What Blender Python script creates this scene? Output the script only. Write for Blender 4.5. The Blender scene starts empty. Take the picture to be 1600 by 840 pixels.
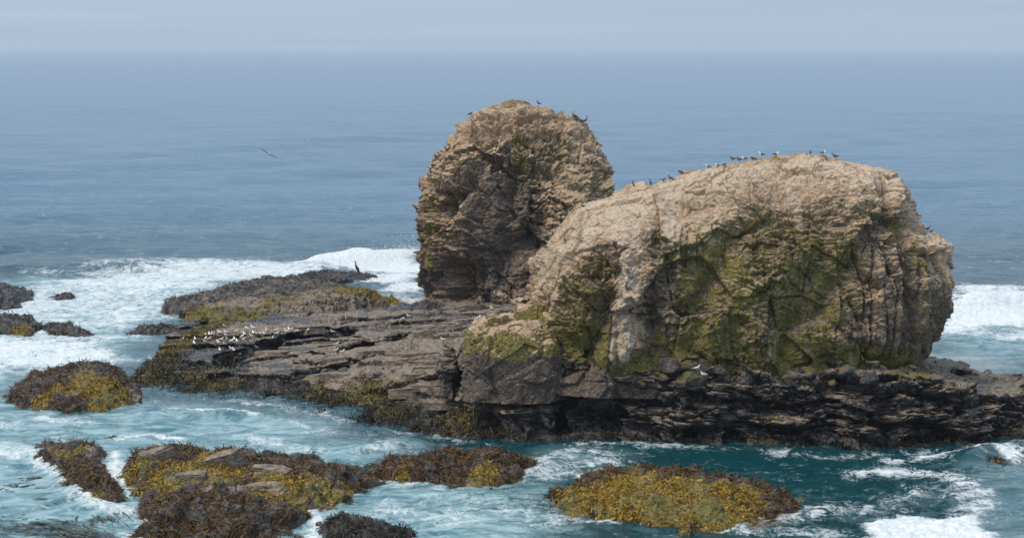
import bpy, math, random
import numpy as np
from mathutils import Vector, Matrix

random.seed(7)
RNG = np.random.default_rng(11)
SC = bpy.context.scene
COL = SC.collection
R = math.radians

# ------------------------------------------------------------------ camera
F = 2986.0                    # focal length in photo pixels (1600 wide)
PITCH = R(6.496)
CAM_H = 32.0
cam_data = bpy.data.cameras.new('camera')
cam_data.sensor_width = 36.0
cam_data.lens = 36.0 * F / 1600.0
cam_data.clip_start = 1.0
cam_data.clip_end = 90000.0
cam = bpy.data.objects.new('camera', cam_data)
COL.objects.link(cam)
cam.location = (0, 0, CAM_H)
cam.rotation_euler = (math.pi / 2 - PITCH, 0, 0)
SC.camera = cam

# ------------------------------------------------------------------ sky and sun
SUN_EL, SUN_AZ = R(57), R(-66)      # azimuth: negative = from the left, measured from the view axis behind the camera
world = bpy.data.worlds.new("World")
SC.world = world
world.use_nodes = True
wn = world.node_tree
wn.nodes.clear()
w_out = wn.nodes.new('ShaderNodeOutputWorld')
w_bg = wn.nodes.new('ShaderNodeBackground')
w_bg.inputs['Strength'].default_value = 0.1
sky = wn.nodes.new('ShaderNodeTexSky')
sky.sky_type = 'NISHITA'
sky.sun_disc = False
sun_dir = Vector((math.sin(SUN_AZ) * math.cos(SUN_EL), -math.cos(SUN_AZ) * math.cos(SUN_EL), math.sin(SUN_EL)))  # towards the sun
sky.sun_elevation = SUN_EL
sky.sun_rotation = math.atan2(sun_dir.x, sun_dir.y)
sky.dust_density = 3.0
w_geo = wn.nodes.new('ShaderNodeTexCoord')
w_map = wn.nodes.new('ShaderNodeMapping')
w_map.inputs['Scale'].default_value = (1.6, 1.6, 55.0)
w_noise = wn.nodes.new('ShaderNodeTexNoise')
w_noise.inputs['Scale'].default_value = 2.2
w_noise.inputs['Detail'].default_value = 5.0
w_noise.inputs['Roughness'].default_value = 0.5
w_cl = wn.nodes.new('ShaderNodeMix'); w_cl.data_type = 'RGBA'
w_cl.inputs[6].default_value = (4.45, 5.75, 7.4, 1)      # thin part of the stratus sheet
w_cl.inputs[7].default_value = (5.1, 6.3, 7.75, 1)      # thick part
w_mr = wn.nodes.new('ShaderNodeMapRange')
w_mr.inputs[1].default_value = 0.3; w_mr.inputs[2].default_value = 0.7
w_mix = wn.nodes.new('ShaderNodeMix'); w_mix.data_type = 'RGBA'
w_mix.inputs[0].default_value = 0.9                       # cloud cover
L = wn.links.new
L(w_geo.outputs['Generated'], w_map.inputs['Vector'])
L(w_map.outputs[0], w_noise.inputs['Vector'])
L(w_noise.outputs[0], w_mr.inputs[0])
L(w_mr.outputs[0], w_cl.inputs[0])
L(sky.outputs[0], w_mix.inputs[6])
L(w_cl.outputs[2], w_mix.inputs[7])
# an overcast sky is brighter overhead than at the horizon
w_sep = wn.nodes.new('ShaderNodeSeparateXYZ')
w_up = wn.nodes.new('ShaderNodeMapRange')
w_up.inputs[1].default_value = 0.0; w_up.inputs[2].default_value = 1.0
w_up.inputs[3].default_value = 0.88; w_up.inputs[4].default_value = 1.70
w_mul = wn.nodes.new('ShaderNodeVectorMath'); w_mul.operation = 'SCALE'
L(w_geo.outputs['Generated'], w_sep.inputs[0]); L(w_sep.outputs[2], w_up.inputs[0])
L(w_mix.outputs[2], w_mul.inputs[0]); L(w_up.outputs[0], w_mul.inputs['Scale'])
L(w_mul.outputs[0], w_bg.inputs['Color'])
L(w_bg.outputs[0], w_out.inputs['Surface'])

sun_data = bpy.data.lights.new('sun', 'SUN')
sun_data.energy = 2.6
sun_data.angle = R(26)
sun_data.color = (1.0, 0.85, 0.68)
sun = bpy.data.objects.new('sun', sun_data)
COL.objects.link(sun)
sun.rotation_euler = sun_dir.to_track_quat('Z', 'Y').to_euler()

SC.view_settings.view_transform = 'Standard'
SC.view_settings.look = 'None'
SC.view_settings.exposure = 0.12
SC.view_settings.gamma = 1.0
SC.cycles.max_bounces = 5
SC.cycles.diffuse_bounces = 3
SC.cycles.glossy_bounces = 3

# ------------------------------------------------------------------ where a line of sight meets the world
SP, CP = math.sin(PITCH), math.cos(PITCH)
def sight(px, py):
    dx, dy = (px - 800.0) / F, (420.0 - py) / F
    return np.array([dx, CP + dy * SP, -SP + dy * CP])
def on_level(px, py, z=0.0):
    d = sight(px, py); t = (z - CAM_H) / d[2]
    return np.array([d[0] * t, d[1] * t, z])
def at_depth(px, py, Y):
    d = sight(px, py); t = Y / d[1]
    return np.array([d[0] * t, Y, CAM_H + d[2] * t])

# ------------------------------------------------------------------ vectorised noise
def _h(ix, iy, iz, seed):
    h = (ix.astype(np.uint32) * np.uint32(374761393)) ^ (iy.astype(np.uint32) * np.uint32(668265263)) ^ (iz.astype(np.uint32) * np.uint32(2246822519))
    h = h + np.uint32((seed * 3266489917) & 0xffffffff)
    h = (h ^ (h >> np.uint32(15))) * np.uint32(2246822519)
    h = (h ^ (h >> np.uint32(13))) * np.uint32(3266489917)
    return h ^ (h >> np.uint32(16))
def perlin(x, y, z, seed=0):
    x = np.asarray(x, np.float32); y = np.asarray(y, np.float32); z = np.asarray(z, np.float32)
    x, y, z = np.broadcast_arrays(x, y, z)
    fx, fy, fz = np.floor(x), np.floor(y), np.floor(z)
    ix, iy, iz = fx.astype(np.int32), fy.astype(np.int32), fz.astype(np.int32)
    tx, ty, tz = x - fx, y - fy, z - fz
    u = tx * tx * tx * (tx * (tx * 6 - 15) + 10); v = ty * ty * ty * (ty * (ty * 6 - 15) + 10); w = tz * tz * tz * (tz * (tz * 6 - 15) + 10)
    out = 0
    for a in (0, 1):
        wx = u if a else 1 - u
        for b in (0, 1):
            wy = v if b else 1 - v
            for c in (0, 1):
                wz = w if c else 1 - w
                h = _h(ix + a, iy + b, iz + c, seed)
                gx = (h & np.uint32(1023)).astype(np.float32) * (2 / 1023.) - 1
                gy = ((h >> np.uint32(10)) & np.uint32(1023)).astype(np.float32) * (2 / 1023.) - 1
                gz = ((h >> np.uint32(20)) & np.uint32(1023)).astype(np.float32) * (2 / 1023.) - 1
                out = out + wx * wy * wz * (gx * (tx - a) + gy * (ty - b) + gz * (tz - c))
    return out * 1.4
def fbm(x, y, z, octs=4, seed=0, gain=0.5, lac=2.03):
    s, a = 0, 1.0
    for i in range(octs):
        s = s + a * perlin(x, y, z, seed + i * 17)
        x, y, z = x * lac + 3.1, y * lac + 1.7, z * lac + 5.3
        a *= gain
    return s
def facets(x, y, z, seed=0):
    """Voronoi blocks: random offset and tilt of each block, and the distance to the joint between blocks."""
    x = np.asarray(x, np.float32); y = np.asarray(y, np.float32); z = np.asarray(z, np.float32)
    fx, fy, fz = np.floor(x), np.floor(y), np.floor(z)
    ix, iy, iz = fx.astype(np.int32), fy.astype(np.int32), fz.astype(np.int32)
    f1 = np.full(x.shape, 9e9, np.float32); f2 = f1.copy(); val = np.zeros(x.shape, np.float32)
    k = 1 / 1023.
    for a in (-1, 0, 1):
        for b in (-1, 0, 1):
            for c in (-1, 0, 1):
                h = _h(ix + a, iy + b, iz + c, seed)
                r0 = (h & np.uint32(1023)).astype(np.float32) * k
                r1 = ((h >> np.uint32(10)) & np.uint32(1023)).astype(np.float32) * k
                r2 = ((h >> np.uint32(20)) & np.uint32(1023)).astype(np.float32) * k
                dx, dy, dz = x - fx - a - r0, y - fy - b - r1, z - fz - c - r2
                d = dx * dx + dy * dy + dz * dz
                near = d < f1
                f2 = np.where(near, f1, np.minimum(f2, d))
                val = np.where(near, (r0 * 7.3 + r1 * 3.1) % 1 - .5 + dx * (r1 - .5) * 1.2 + dy * (r2 - .5) * 1.2 + dz * (r0 - .5) * 1.2, val)
                f1 = np.where(near, d, f1)
    return val, np.sqrt(f2) - np.sqrt(f1)
def sstep(a, b, x):
    t = np.clip((x - a) / (b - a), 0, 1)
    return t * t * (3 - 2 * t)
def seg_dist(X, Y, pts):
    """distance to a polyline in the plane"""
    d = np.full(X.shape, 1e9)
    for (x0, y0), (x1, y1) in zip(pts[:-1], pts[1:]):
        ex, ey = x1 - x0, y1 - y0
        t = np.clip(((X - x0) * ex + (Y - y0) * ey) / (ex * ex + ey * ey + 1e-9), 0, 1)
        d = np.minimum(d, np.hypot(X - x0 - t * ex, Y - y0 - t * ey))
    return d
def in_poly(X, Y, pts):
    """signed distance to a polygon in the plane, positive inside"""
    ins = np.zeros(X.shape, bool)
    n = len(pts)
    for i in range(n):
        x0, y0 = pts[i]; x1, y1 = pts[(i + 1) % n]
        ins ^= ((y0 > Y) != (y1 > Y)) & (X < (x1 - x0) * (Y - y0) / (y1 - y0 + 1e-12) + x0)
    d = seg_dist(X, Y, list(pts) + [pts[0]])
    return np.where(ins, d, -d)

# ------------------------------------------------------------------ mesh and object helpers
def quads_mesh(name, V, Q, attrs=None, smooth=False, mats=()):
    me = bpy.data.meshes.new(name)
    V = np.ascontiguousarray(V, np.float32).reshape(-1, 3); Q = np.ascontiguousarray(Q, np.int32)
    me.vertices.add(len(V)); me.vertices.foreach_set('co', V.ravel())
    me.loops.add(Q.size); me.loops.foreach_set('vertex_index', Q.ravel())
    me.polygons.add(len(Q)); me.polygons.foreach_set('loop_start', np.arange(0, Q.size, Q.shape[1], dtype=np.int32))
    me.polygons.foreach_set('use_smooth', np.full(len(Q), smooth))
    me.update(calc_edges=True)
    for k, a in (attrs or {}).items():
        at = me.attributes.new(k, 'FLOAT', 'POINT')
        at.data.foreach_set('value', np.ascontiguousarray(a, np.float32).ravel())
    for m in mats: me.materials.append(m)
    return me
def grid_quads(nr, nc, wrap=False):
    idx = np.arange(nr * nc).reshape(nr, nc)
    nxt = np.roll(idx, -1, 1)
    if not wrap: idx_, nxt_ = idx[:, :-1], nxt[:, :-1]
    else: idx_, nxt_ = idx, nxt
    return np.stack([idx_[:-1], nxt_[:-1], nxt_[1:], idx_[1:]], -1).reshape(-1, 4)
def grid_normals(V, wrap=False):
    if wrap: du = np.roll(V, -1, 1) - np.roll(V, 1, 1)
    else: du = np.gradient(V, axis=1)
    dv = np.gradient(V, axis=0)
    n = np.cross(du, dv)
    return n / (np.linalg.norm(n, axis=-1, keepdims=True) + 1e-9)
def smooth_grid(A, k, wrap):
    for _ in range(k):
        if wrap: A = (np.roll(A, 1, 1) + A * 2 + np.roll(A, -1, 1)) / 4
        B = np.concatenate([A[:1], A, A[-1:]], 0)
        A = (B[:-2] + 2 * B[1:-1] + B[2:]) / 4
    return A
def obj(name, data, parent=None, loc=None, **props):
    o = bpy.data.objects.new(name, data)
    COL.objects.link(o)
    if parent: o.parent = parent
    if loc is not None: o.location = loc
    for k, v in props.items(): o[k] = v
    return o
def thing(name, label, cat, data=None, loc=None, group=None):
    o = obj(name, data, None, loc, label=label, category=cat)
    if group: o['group'] = group
    return o

# ------------------------------------------------------------------ material helpers
class NT:
    def __init__(s, name):
        s.m = bpy.data.materials.new(name); s.m.use_nodes = True
        s.t = s.m.node_tree; s.t.nodes.clear()
        s.out = s.t.nodes.new('ShaderNodeOutputMaterial')
        s.b = s.t.nodes.new('ShaderNodeBsdfPrincipled')
        s.t.links.new(s.b.outputs[0], s.out.inputs['Surface'])
        s.pos = s.t.nodes.new('ShaderNodeNewGeometry')
    def put(s, sock, v):
        if isinstance(v, (int, float)): sock.default_value = v
        elif isinstance(v, tuple): sock.default_value = (*v, 1) if len(v) == 3 and len(sock.default_value) == 4 else v
        else: s.t.links.new(v, sock)
    def attr(s, name):
        n = s.t.nodes.new('ShaderNodeAttribute'); n.attribute_name = name; return n.outputs['Fac']
    def vec(s, scale=(1, 1, 1), src=None):
        n = s.t.nodes.new('ShaderNodeMapping'); n.inputs['Scale'].default_value = scale
        s.t.links.new(src or s.pos.outputs['Position'], n.inputs['Vector']); return n.outputs[0]
    def noise(s, scale, detail=4, rough=0.55, aniso=(1, 1, 1), dist=0.0, src=None):
        n = s.t.nodes.new('ShaderNodeTexNoise')
        n.inputs['Scale'].default_value = scale; n.inputs['Detail'].default_value = detail
        n.inputs['Roughness'].default_value = rough; n.inputs['Distortion'].default_value = dist
        s.t.links.new(s.vec(aniso, src), n.inputs['Vector']); return n.outputs[0]
    def math(s, op, a, b=0.0, clamp=False):
        n = s.t.nodes.new('ShaderNodeMath'); n.operation = op; n.use_clamp = clamp
        s.put(n.inputs[0], a); s.put(n.inputs[1], b); return n.outputs[0]
    def step(s, v, lo, hi, a=0.0, b=1.0):
        n = s.t.nodes.new('ShaderNodeMapRange'); n.interpolation_type = 'SMOOTHSTEP'
        s.put(n.inputs[0], v); s.put(n.inputs[1], lo); s.put(n.inputs[2], hi); s.put(n.inputs[3], a); s.put(n.inputs[4], b)
        return n.outputs[0]
    def mix(s, f, a, b, mode='MIX'):
        n = s.t.nodes.new('ShaderNodeMix'); n.data_type = 'RGBA'; n.blend_type = mode
        s.put(n.inputs[0], f); s.put(n.inputs[6], a); s.put(n.inputs[7], b); return n.outputs[2]
    def bump(s, h, dist, strength=1.0):
        n = s.t.nodes.new('ShaderNodeBump'); n.inputs['Distance'].default_value = dist
        s.put(n.inputs['Strength'], strength); s.put(n.inputs['Height'], h); s.t.links.new(n.outputs[0], s.b.inputs['Normal'])
    def setb(s, **k):
        for a, v in k.items(): s.put(s.b.inputs[a.replace('_', ' ')], v)
        return s.m

def mat_stack():
    m = NT('guano_rock')
    n1 = m.noise(0.5, 6, 0.6); n2 = m.noise(2.4, 5, 0.65); n3 = m.noise(7, 4, 0.6)
    gr = m.noise(1.3, 4, 0.6, (1.8, 1.8, 0.12))
    body = m.mix(m.step(n2, .35, .65), (0.145, 0.104, 0.066), (0.31, 0.225, 0.145))
    dark = m.mix(m.attr('dark'), body, m.mix(n2, (0.060, 0.048, 0.041), (0.17, 0.128, 0.10)))
    tan = m.mix(m.step(n1, .35, .65), (0.43, 0.293, 0.175), (0.59, 0.43, 0.28))
    ft = m.math('ADD', m.attr('tan'), m.math('MULTIPLY', m.math('SUBTRACT', n2, .5), 1.5))
    ft = m.math('ADD', ft, m.math('MULTIPLY', m.math('SUBTRACT', n3, .5), 0.7))
    c = m.mix(m.step(ft, .34, .66), dark, tan)
    moss = m.mix(m.step(n3, .3, .7), (0.110, 0.100, 0.014), (0.34, 0.275, 0.055))
    fm = m.math('ADD', m.attr('moss'), m.math('MULTIPLY', m.math('SUBTRACT', n2, .5), 1.2))
    fm = m.math('ADD', fm, m.math('MULTIPLY', m.math('SUBTRACT', gr, .5), 1.1))
    fm = m.math('ADD', fm, m.math('MULTIPLY', m.math('SUBTRACT', n1, .5), 0.5))
    c = m.mix(m.step(fm, .38, .68), c, moss)
    fs = m.math('ADD', m.attr('streak'), m.math('MULTIPLY', m.math('SUBTRACT', gr, .5), 1.5))
    c = m.mix(m.step(fs, .42, .9, 0, .75), c, (0.66, 0.53, 0.395))
    fo = m.math('ADD', m.attr('orange'), m.math('MULTIPLY', m.math('SUBTRACT', n2, .5), 0.8))
    c = m.mix(m.step(fo, .4, .8, 0, .7), c, (0.30, 0.16, 0.085))
    n4 = m.noise(3.4, 5, .7, (1, 1, 1.5), .8)
    c = m.mix(m.step(n4, .52, .66, 0.0, .75), c, m.mix(n2, (0.045, 0.036, 0.026), (0.13, 0.10, 0.065)))
    c = m.mix(m.step(n4, .46, .34, 0.0, .55), c, (0.52, 0.41, 0.29))
    m.bump(m.math('ADD', m.math('MULTIPLY', n2, 1.0), m.math('MULTIPLY', n3, .5)), .55, .9)
    return m.setb(Base_Color=c, Roughness=0.92)
def mat_shelf():
    m = NT('layered_rock')
    n1 = m.noise(0.45, 5, 0.6); n2 = m.noise(2.2, 5, 0.65, (1, 1, 2.6)); n3 = m.noise(6.5, 4, 0.65, (1, 1, 2))
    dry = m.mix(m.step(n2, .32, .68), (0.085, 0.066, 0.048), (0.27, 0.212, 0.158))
    wet_shade = m.mix(m.step(n2, .4, .7), (0.018, 0.015, 0.014), (0.118, 0.099, 0.086))
    fw = m.math('ADD', m.attr('wet_shade'), m.math('MULTIPLY', m.math('SUBTRACT', n1, .5), 0.9))  # mask holds damp rock and the shade painted on steep shelf faces
    c = m.mix(m.step(fw, .35, .65), dry, wet_shade)
    moss = m.mix(m.step(n3, .3, .7), (0.06, 0.055, 0.012), (0.19, 0.155, 0.03))
    fm = m.math('ADD', m.attr('moss'), m.math('MULTIPLY', m.math('SUBTRACT', n2, .5), 1.0))
    c = m.mix(m.step(fm, .4, .7), c, moss)
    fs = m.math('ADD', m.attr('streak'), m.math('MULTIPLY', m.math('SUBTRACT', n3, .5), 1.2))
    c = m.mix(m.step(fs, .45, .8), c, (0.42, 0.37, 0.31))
    fo = m.math('ADD', m.attr('orange'), m.math('MULTIPLY', m.math('SUBTRACT', n2, .5), 1.0))
    c = m.mix(m.step(fo, .45, .8, 0, .7), c, (0.28, 0.17, 0.09))
    m.bump(m.math('ADD', n2, m.math('MULTIPLY', n3, .5)), .22, .8)
    return m.setb(Base_Color=c, Roughness=m.step(fw, .3, .8, .85, .38))
def mat_blade(name, a, b, rough=.6):
    m = NT(name)
    n = m.noise(0.9, 3)
    t = m.math('ADD', m.math('MULTIPLY', m.attr('tint'), .7), m.math('MULTIPLY', n, .4))
    return m.setb(Base_Color=m.mix(m.step(t, .15, .95), a, b), Roughness=rough, Specular_IOR_Level=.28)
def mat_plain(name, c, rough=.7):
    m = NT(name); n = m.noise(30, 2)
    return m.setb(Base_Color=m.mix(n, tuple(v * .85 for v in c), tuple(min(1, v * 1.1) for v in c)), Roughness=rough)

M_STACK = mat_stack()
M_SHELF = mat_shelf()
M_KELP = mat_blade('brown_kelp', (0.028, 0.016, 0.005), (0.145, 0.078, 0.021), .62)
M_DARKKELP = mat_blade('dark_kelp', (0.010, 0.009, 0.006), (0.046, 0.036, 0.019))
M_ALGAE = mat_blade('yellow_algae', (0.10, 0.066, 0.010), (0.42, 0.255, 0.018), .45)
M_OLIVE = mat_blade('olive_kelp', (0.05, 0.04, 0.008), (0.17, 0.12, 0.022))
M_FLOAT = mat_blade('floating_kelp', (0.020, 0.022, 0.014), (0.085, 0.085, 0.05), .35)

#SEA
# ------------------------------------------------------------------ the sea
def G(pts): return [tuple(on_level(x, y)[:2]) for x, y in pts]

FRONT = [(150, 575), (190, 592), (215, 600), (240, 604), (300, 616), (340, 622), (420, 634), (480, 644), (560, 658), (640, 672), (720, 683), (800, 688), (880, 692), (960, 694), (1040, 699), (1100, 702), (1200, 708), (1300, 716), (1400, 712), (1450, 706), (1500, 700), (1600, 692), (1800, 690)]
def build_sea():
    ang = np.concatenate([np.linspace(-40, -17, 24), np.linspace(-16.8, 16.8, 530), np.linspace(17, 40, 24)])
    pys = np.concatenate([np.linspace(1000, 862, 14), np.linspace(860, 430, 270), np.linspace(428, 84, 140), np.array([83, 82, 81.2, 80.4])])
    dist = np.array([on_level(800, p)[1] for p in pys])
    A, D = np.meshgrid(np.radians(ang), dist)
    X, Y = np.tan(A) * D, D
    step = D * D / (F * CAM_H) * 1.6 + 0.05
    h = np.zeros_like(X)
    r = np.random.default_rng(5)
    lams = np.exp(r.uniform(math.log(1.1), math.log(70), 90))
    wx = X + 2.2 * perlin(X * .03, Y * .03, 0 * X, 3) * 2; wy = Y + 6 * perlin(X * .025, Y * .025, 0 * X + 4, 4)
    for lam in lams:
        th = r.normal(math.radians(-80), 0.42)
        k = 2 * math.pi / lam
        a = 0.0062 * lam ** 0.70
        fade = sstep(1.6, 3.2, lam / step)
        ph = k * (wx * math.cos(th) + wy * math.sin(th)) + r.uniform(0, 6.28)
        s = np.sin(ph)
        h += a * fade * (s + .25 * np.cos(2 * ph))
    gust = .65 + .7 * np.clip(perlin(X * .006, Y * .004, 0 * X, 9) + .5, 0, 1)
    near = sstep(330, 230, D)
    h *= gust * (1 - .55 * near)
    # short steep chop in the channel in front of the rocks
    cx, cy = X + .8 * perlin(X * .25, Y * .25, 0 * X, 31), Y + .8 * perlin(X * .25, Y * .25, 0 * X, 32)
    chop = fbm(cx * .32, cy * .42, 0 * X, 4, 40, .55)
    h += near * .21 * (1 - 1.6 * np.abs(chop))
    # --- breakers
    crest_l = G([(440, 424), (500, 412), (560, 408), (620, 408), (670, 410)])
    d = seg_dist(X, Y, crest_l); wob = perlin(X * .16, Y * .16, 0 * X, 55)
    h += np.exp(-(d / 3.4) ** 2) * (1.5 + 1.1 * wob) * sstep(430, 520, 800 + F * X / D * 1.0)
    h += 0.0
    crest_r = G([(1450, 492), (1520, 488), (1600, 480), (1720, 478)])
    d2 = seg_dist(X, Y, crest_r)
    h += np.exp(-(d2 / 3.2) ** 2) * (1.9 + 1.2 * wob)
    crest_m = G([(0, 424), (120, 418), (250, 412), (400, 412)])
    d3 = seg_dist(X, Y, crest_m)
    h += np.exp(-(d3 / 4.0) ** 2) * (.5 + .4 * wob)
    hump = G([(1515, 722), (1555, 712), (1600, 716)])
    h += np.exp(-(seg_dist(X, Y, hump) / 1.6) ** 2) * .75
    for pts, w, a in (([(0, 700), (60, 712), (110, 760), (150, 800)], 1.3, .5), ([(830, 745), (880, 715), (930, 722)], 1.2, .35), ([(480, 740), (560, 705), (640, 690)], 1.2, .35), ([(250, 665), (350, 652), (450, 665)], 1.2, .3)):
        h += np.exp(-(seg_dist(X, Y, G(pts)) / w) ** 2) * a
    # --- foam cover and milky aeration (one patch a painted sky reflection), as densities that the material breaks up
    n = fbm(X * .12, Y * .12, 0 * X, 4, 70)
    foam = np.zeros_like(X)
    def area(pts, dens, soft):
        nonlocal foam
        s = in_poly(X, Y, G(pts)) + n * soft * 1.2
        foam = np.maximum(foam, dens * sstep(-soft, soft, s))
    def stroke(pts, dens, w):
        nonlocal foam
        s = seg_dist(X, Y, G(pts)) + n * w * .9
        foam = np.maximum(foam,   .80 * dens * sstep(w * 2.6, -w * .3, s))
    area([(-80, 470), (40, 452), (110, 424), (250, 408), (400, 405), (480, 412), (470, 440), (360, 445), (290, 470), (250, 490), (120, 470), (60, 480)], .52, 7)
    area([(60, 440), (300, 410), (470, 410), (660, 390), (660, 432), (540, 424), (440, 436), (330, 452), (270, 470), (180, 462)], .66, 4)
    area([(-90, 455), (250, 430), (260, 490), (190, 540), (190, 565), (0, 595), (-90, 600)], .52, 5)
    area([(-90, 535), (60, 530), (190, 545), (195, 556), (120, 566), (60, 572), (0, 585), (-90, 585)], .74, 3)
    area([(470, 412), (560, 392), (660, 384), (662, 425), (540, 424)], 1.15, 3)
    area([(560, 425), (660, 428), (660, 474), (620, 474), (600, 450), (540, 440)], .80, 3)
    area([(1440, 470), (1500, 450), (1620, 444), (1800, 446), (1800, 520), (1560, 522), (1470, 526)], .78, 6)
    area([(1475, 478), (1540, 470), (1640, 464), (1800, 466), (1800, 500), (1600, 512), (1470, 518)], 1.05, 3)
    area([(1350, 818), (1400, 808), (1470, 812), (1520, 806), (1545, 830), (1540, 880), (1400, 880), (1360, 845)], 1.15, 1.1)
    stroke([(1345, 745), (1450, 744), (1510, 755), (1528, 780), (1510, 815)], .60, 1.1)
    stroke([(1340, 742), (1410, 742)], .8, .4)
    stroke([(1400, 728), (1460, 720), (1520, 712), (1560, 700), (1590, 725)], .72, .8)
    stroke([(1510, 712), (1550, 706), (1580, 722)], .95, .6)
    stroke([(1200, 815), (1290, 800), (1380, 790), (1440, 770)], .50, 1.2)
    stroke([(1060, 815), (1180, 835), (1300, 838)], .5, 1.0)
    stroke([(830, 745), (850, 722), (900, 712), (940, 715)], .66, 1.2)
    stroke([(850, 748), (900, 730), (960, 725)], .55, 1.2)
    stroke([(905, 745), (950, 742)], .9, .4)
    stroke([(380, 684), (460, 706), (560, 708), (640, 696)], .5, 1.0)
    stroke([(690, 722), (730, 720)], .95, .5)
    stroke([(0, 712), (60, 718), (100, 745), (130, 780), (170, 800)], .86, 1.0)
    stroke([(150, 790), (230, 805), (215, 845)], .82, 1.0)
    stroke([(185, 690), (240, 684), (275, 690)], .85, .7)
    stroke([(180, 712), (182, 745), (200, 775)], 1.0, .5)
    stroke([(260, 642), (330, 648), (400, 654)], .85, .5)
    stroke([(0, 668), (60, 660), (130, 665)], .55, 1.1)
    stroke([(400, 655), (470, 668), (540, 680)], .5, .8)
    stroke([(470, 790), (500, 815), (480, 845)], .72, .6)
    stroke([(560, 745), (640, 755), (760, 790), (860, 815)], .42, 2.2)
    stroke([(620, 800), (720, 812)], .46, 2.0)
    stroke([(900, 815), (960, 822)], .7, .4)
    stroke([(270, 818), (340, 815)], .8, .35)
    area([(-60, 650), (640, 660), (860, 760), (800, 880), (-60, 880)], .06, 3)
    shore = [(x_, y_ + 5) for x_, y_ in FRONT]
    sd = seg_dist(X, Y, G(shore))
    foam = np.maximum(foam, (.26 + .5 * n) * sstep(2.4, 0, sd + .8 * n))
    aer = np.zeros_like(X)
    def air(pts, dens, soft):
        nonlocal aer
        s = in_poly(X, Y, G(pts)) + n * soft * .8
        aer = np.maximum(aer, dens * sstep(-soft, soft, s))
    air([(-80, 610), (220, 640), (420, 650), (560, 690), (640, 720), (860, 770), (880, 860), (800, 960), (-80, 960)], .74, 4)
    air([(-80, 440), (480, 415), (300, 470), (240, 520), (200, 560), (-80, 620)], .8, 6)
    air([(1440, 500), (1800, 490), (1800, 560), (1440, 570)], .55, 8)
    air([(1520, 735), (1700, 725), (1700, 900), (1530, 900)], .3, 2)  # grey sky reflection painted in as pale water, no aeration here
    air([(840, 700), (980, 715), (960, 745), (840, 755)], .35, 2)
    sand = sstep(-1.5, 1.5, in_poly(X, Y, G([(540, 492), (590, 482), (640, 470), (665, 470), (660, 482), (600, 490)])))
    sand = np.maximum(sand, .25 * sstep(-2, 2, in_poly(X, Y, G([(1440, 545), (1500, 552), (1580, 575), (1500, 588), (1430, 575)])) + n))
    sand = np.maximum(sand, .5 * sstep(-.8, .8, in_poly(X, Y, G([(1160, 805), (1250, 780), (1235, 810), (1180, 836)])) + n * .6))
    foam = foam * (1 - .6 * sand)
    h = h * (1 - .8 * sand)
    deep = sstep(420, 240, D)
    h = h + np.clip(foam, 0, 1) * near * (.10 + .16 * fbm(X * 1.3, Y * 1.0, 0 * X, 3, 88))
    V = np.stack([X, Y, h], -1)
    m = NT('sea_water')
    f1 = m.noise(.42, 7, .62, (1, 1, 1), 1.6)
    rid = m.noise(.75, 5, .6, (1, .8, 1), 2.2)
    ridge = m.math('MULTIPLY', m.math('ABSOLUTE', m.math('SUBTRACT', rid, .5)), 3.4)
    f2 = m.noise(2.6, 4, .6, (1, 1, 1), .8)
    cut = m.math('ADD', m.math('MULTIPLY', f1, .75), m.math('ADD', m.math('MULTIPLY', ridge, .34), m.math('MULTIPLY', f2, .28)))
    cut = m.math('ADD', m.math('MULTIPLY', m.math('SUBTRACT', cut, .63), 2.6), .62)
    fac = m.step(m.math('SUBTRACT', m.math('MULTIPLY', m.attr('foam'), 1.2), cut), -.34, .46)
    openw = m.mix(m.noise(.012, 3, .5, (1, .35, 1)), (0.044, 0.118, 0.185), (0.068, 0.156, 0.235))
    chan = (0.003, 0.040, 0.050)
    base = m.mix(m.attr('channel'), openw, chan)
    flow = m.noise(.30, 6, .62, (.42, 1.0, 1), 2.4)
    flow2 = m.noise(.9, 5, .6, (.35, 1.0, 1), 1.6)
    milky = m.mix(m.step(flow, .35, .66), (0.085, 0.245, 0.285), (0.35, 0.51, 0.53))
    fa = m.math('MULTIPLY', m.attr('air'), m.step(m.math('ADD', m.math('MULTIPLY', flow, .65), m.math('MULTIPLY', flow2, .35)), .34, .58, .42, 1.0))
    base = m.mix(fa, base, milky)
    base = m.mix(m.attr('sand'), base, (0.36, 0.31, 0.26))
    foamc = m.mix(m.step(f2, .3, .7), (0.42, 0.50, 0.535), (0.70, 0.71, 0.69))
    c = m.mix(fac, base, foamc)
    w1 = m.noise(1.5, 5, .6, (1, .8, 1), .5)
    w2 = m.noise(.09, 4, .6, (.55, 1.3, 1), .4)
    w4 = m.noise(.42, 4, .65, (.6, 1.2, 1), .5)
    w3 = m.noise(.028, 4, .6, (.4, 1.3, 1), .4)
    hgt = m.math('ADD', m.math('MULTIPLY', w1, .16), m.math('MULTIPLY', m.math('ADD', m.math('MULTIPLY', w4, 2.4), m.math('ADD', m.math('MULTIPLY', w2, 2.0), m.math('MULTIPLY', w3, 1.6))), m.attr('far')))
    m.bump(m.math('ADD', hgt, m.math('MULTIPLY', fac, .05)), 1.0, .55)
    m.setb(Base_Color=c, Roughness=m.math('MAXIMUM', m.math('MULTIPLY', fac, .8), .12), IOR=1.33)
    far = sstep(160, 420, D)
    me = quads_mesh('sea', V, grid_quads(*X.shape), dict(foam=foam, air=aer, sand=sand, channel=deep, far=far), True, [m.m])
    o = obj('sea', me, kind='structure')
    return o
build_sea()

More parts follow.
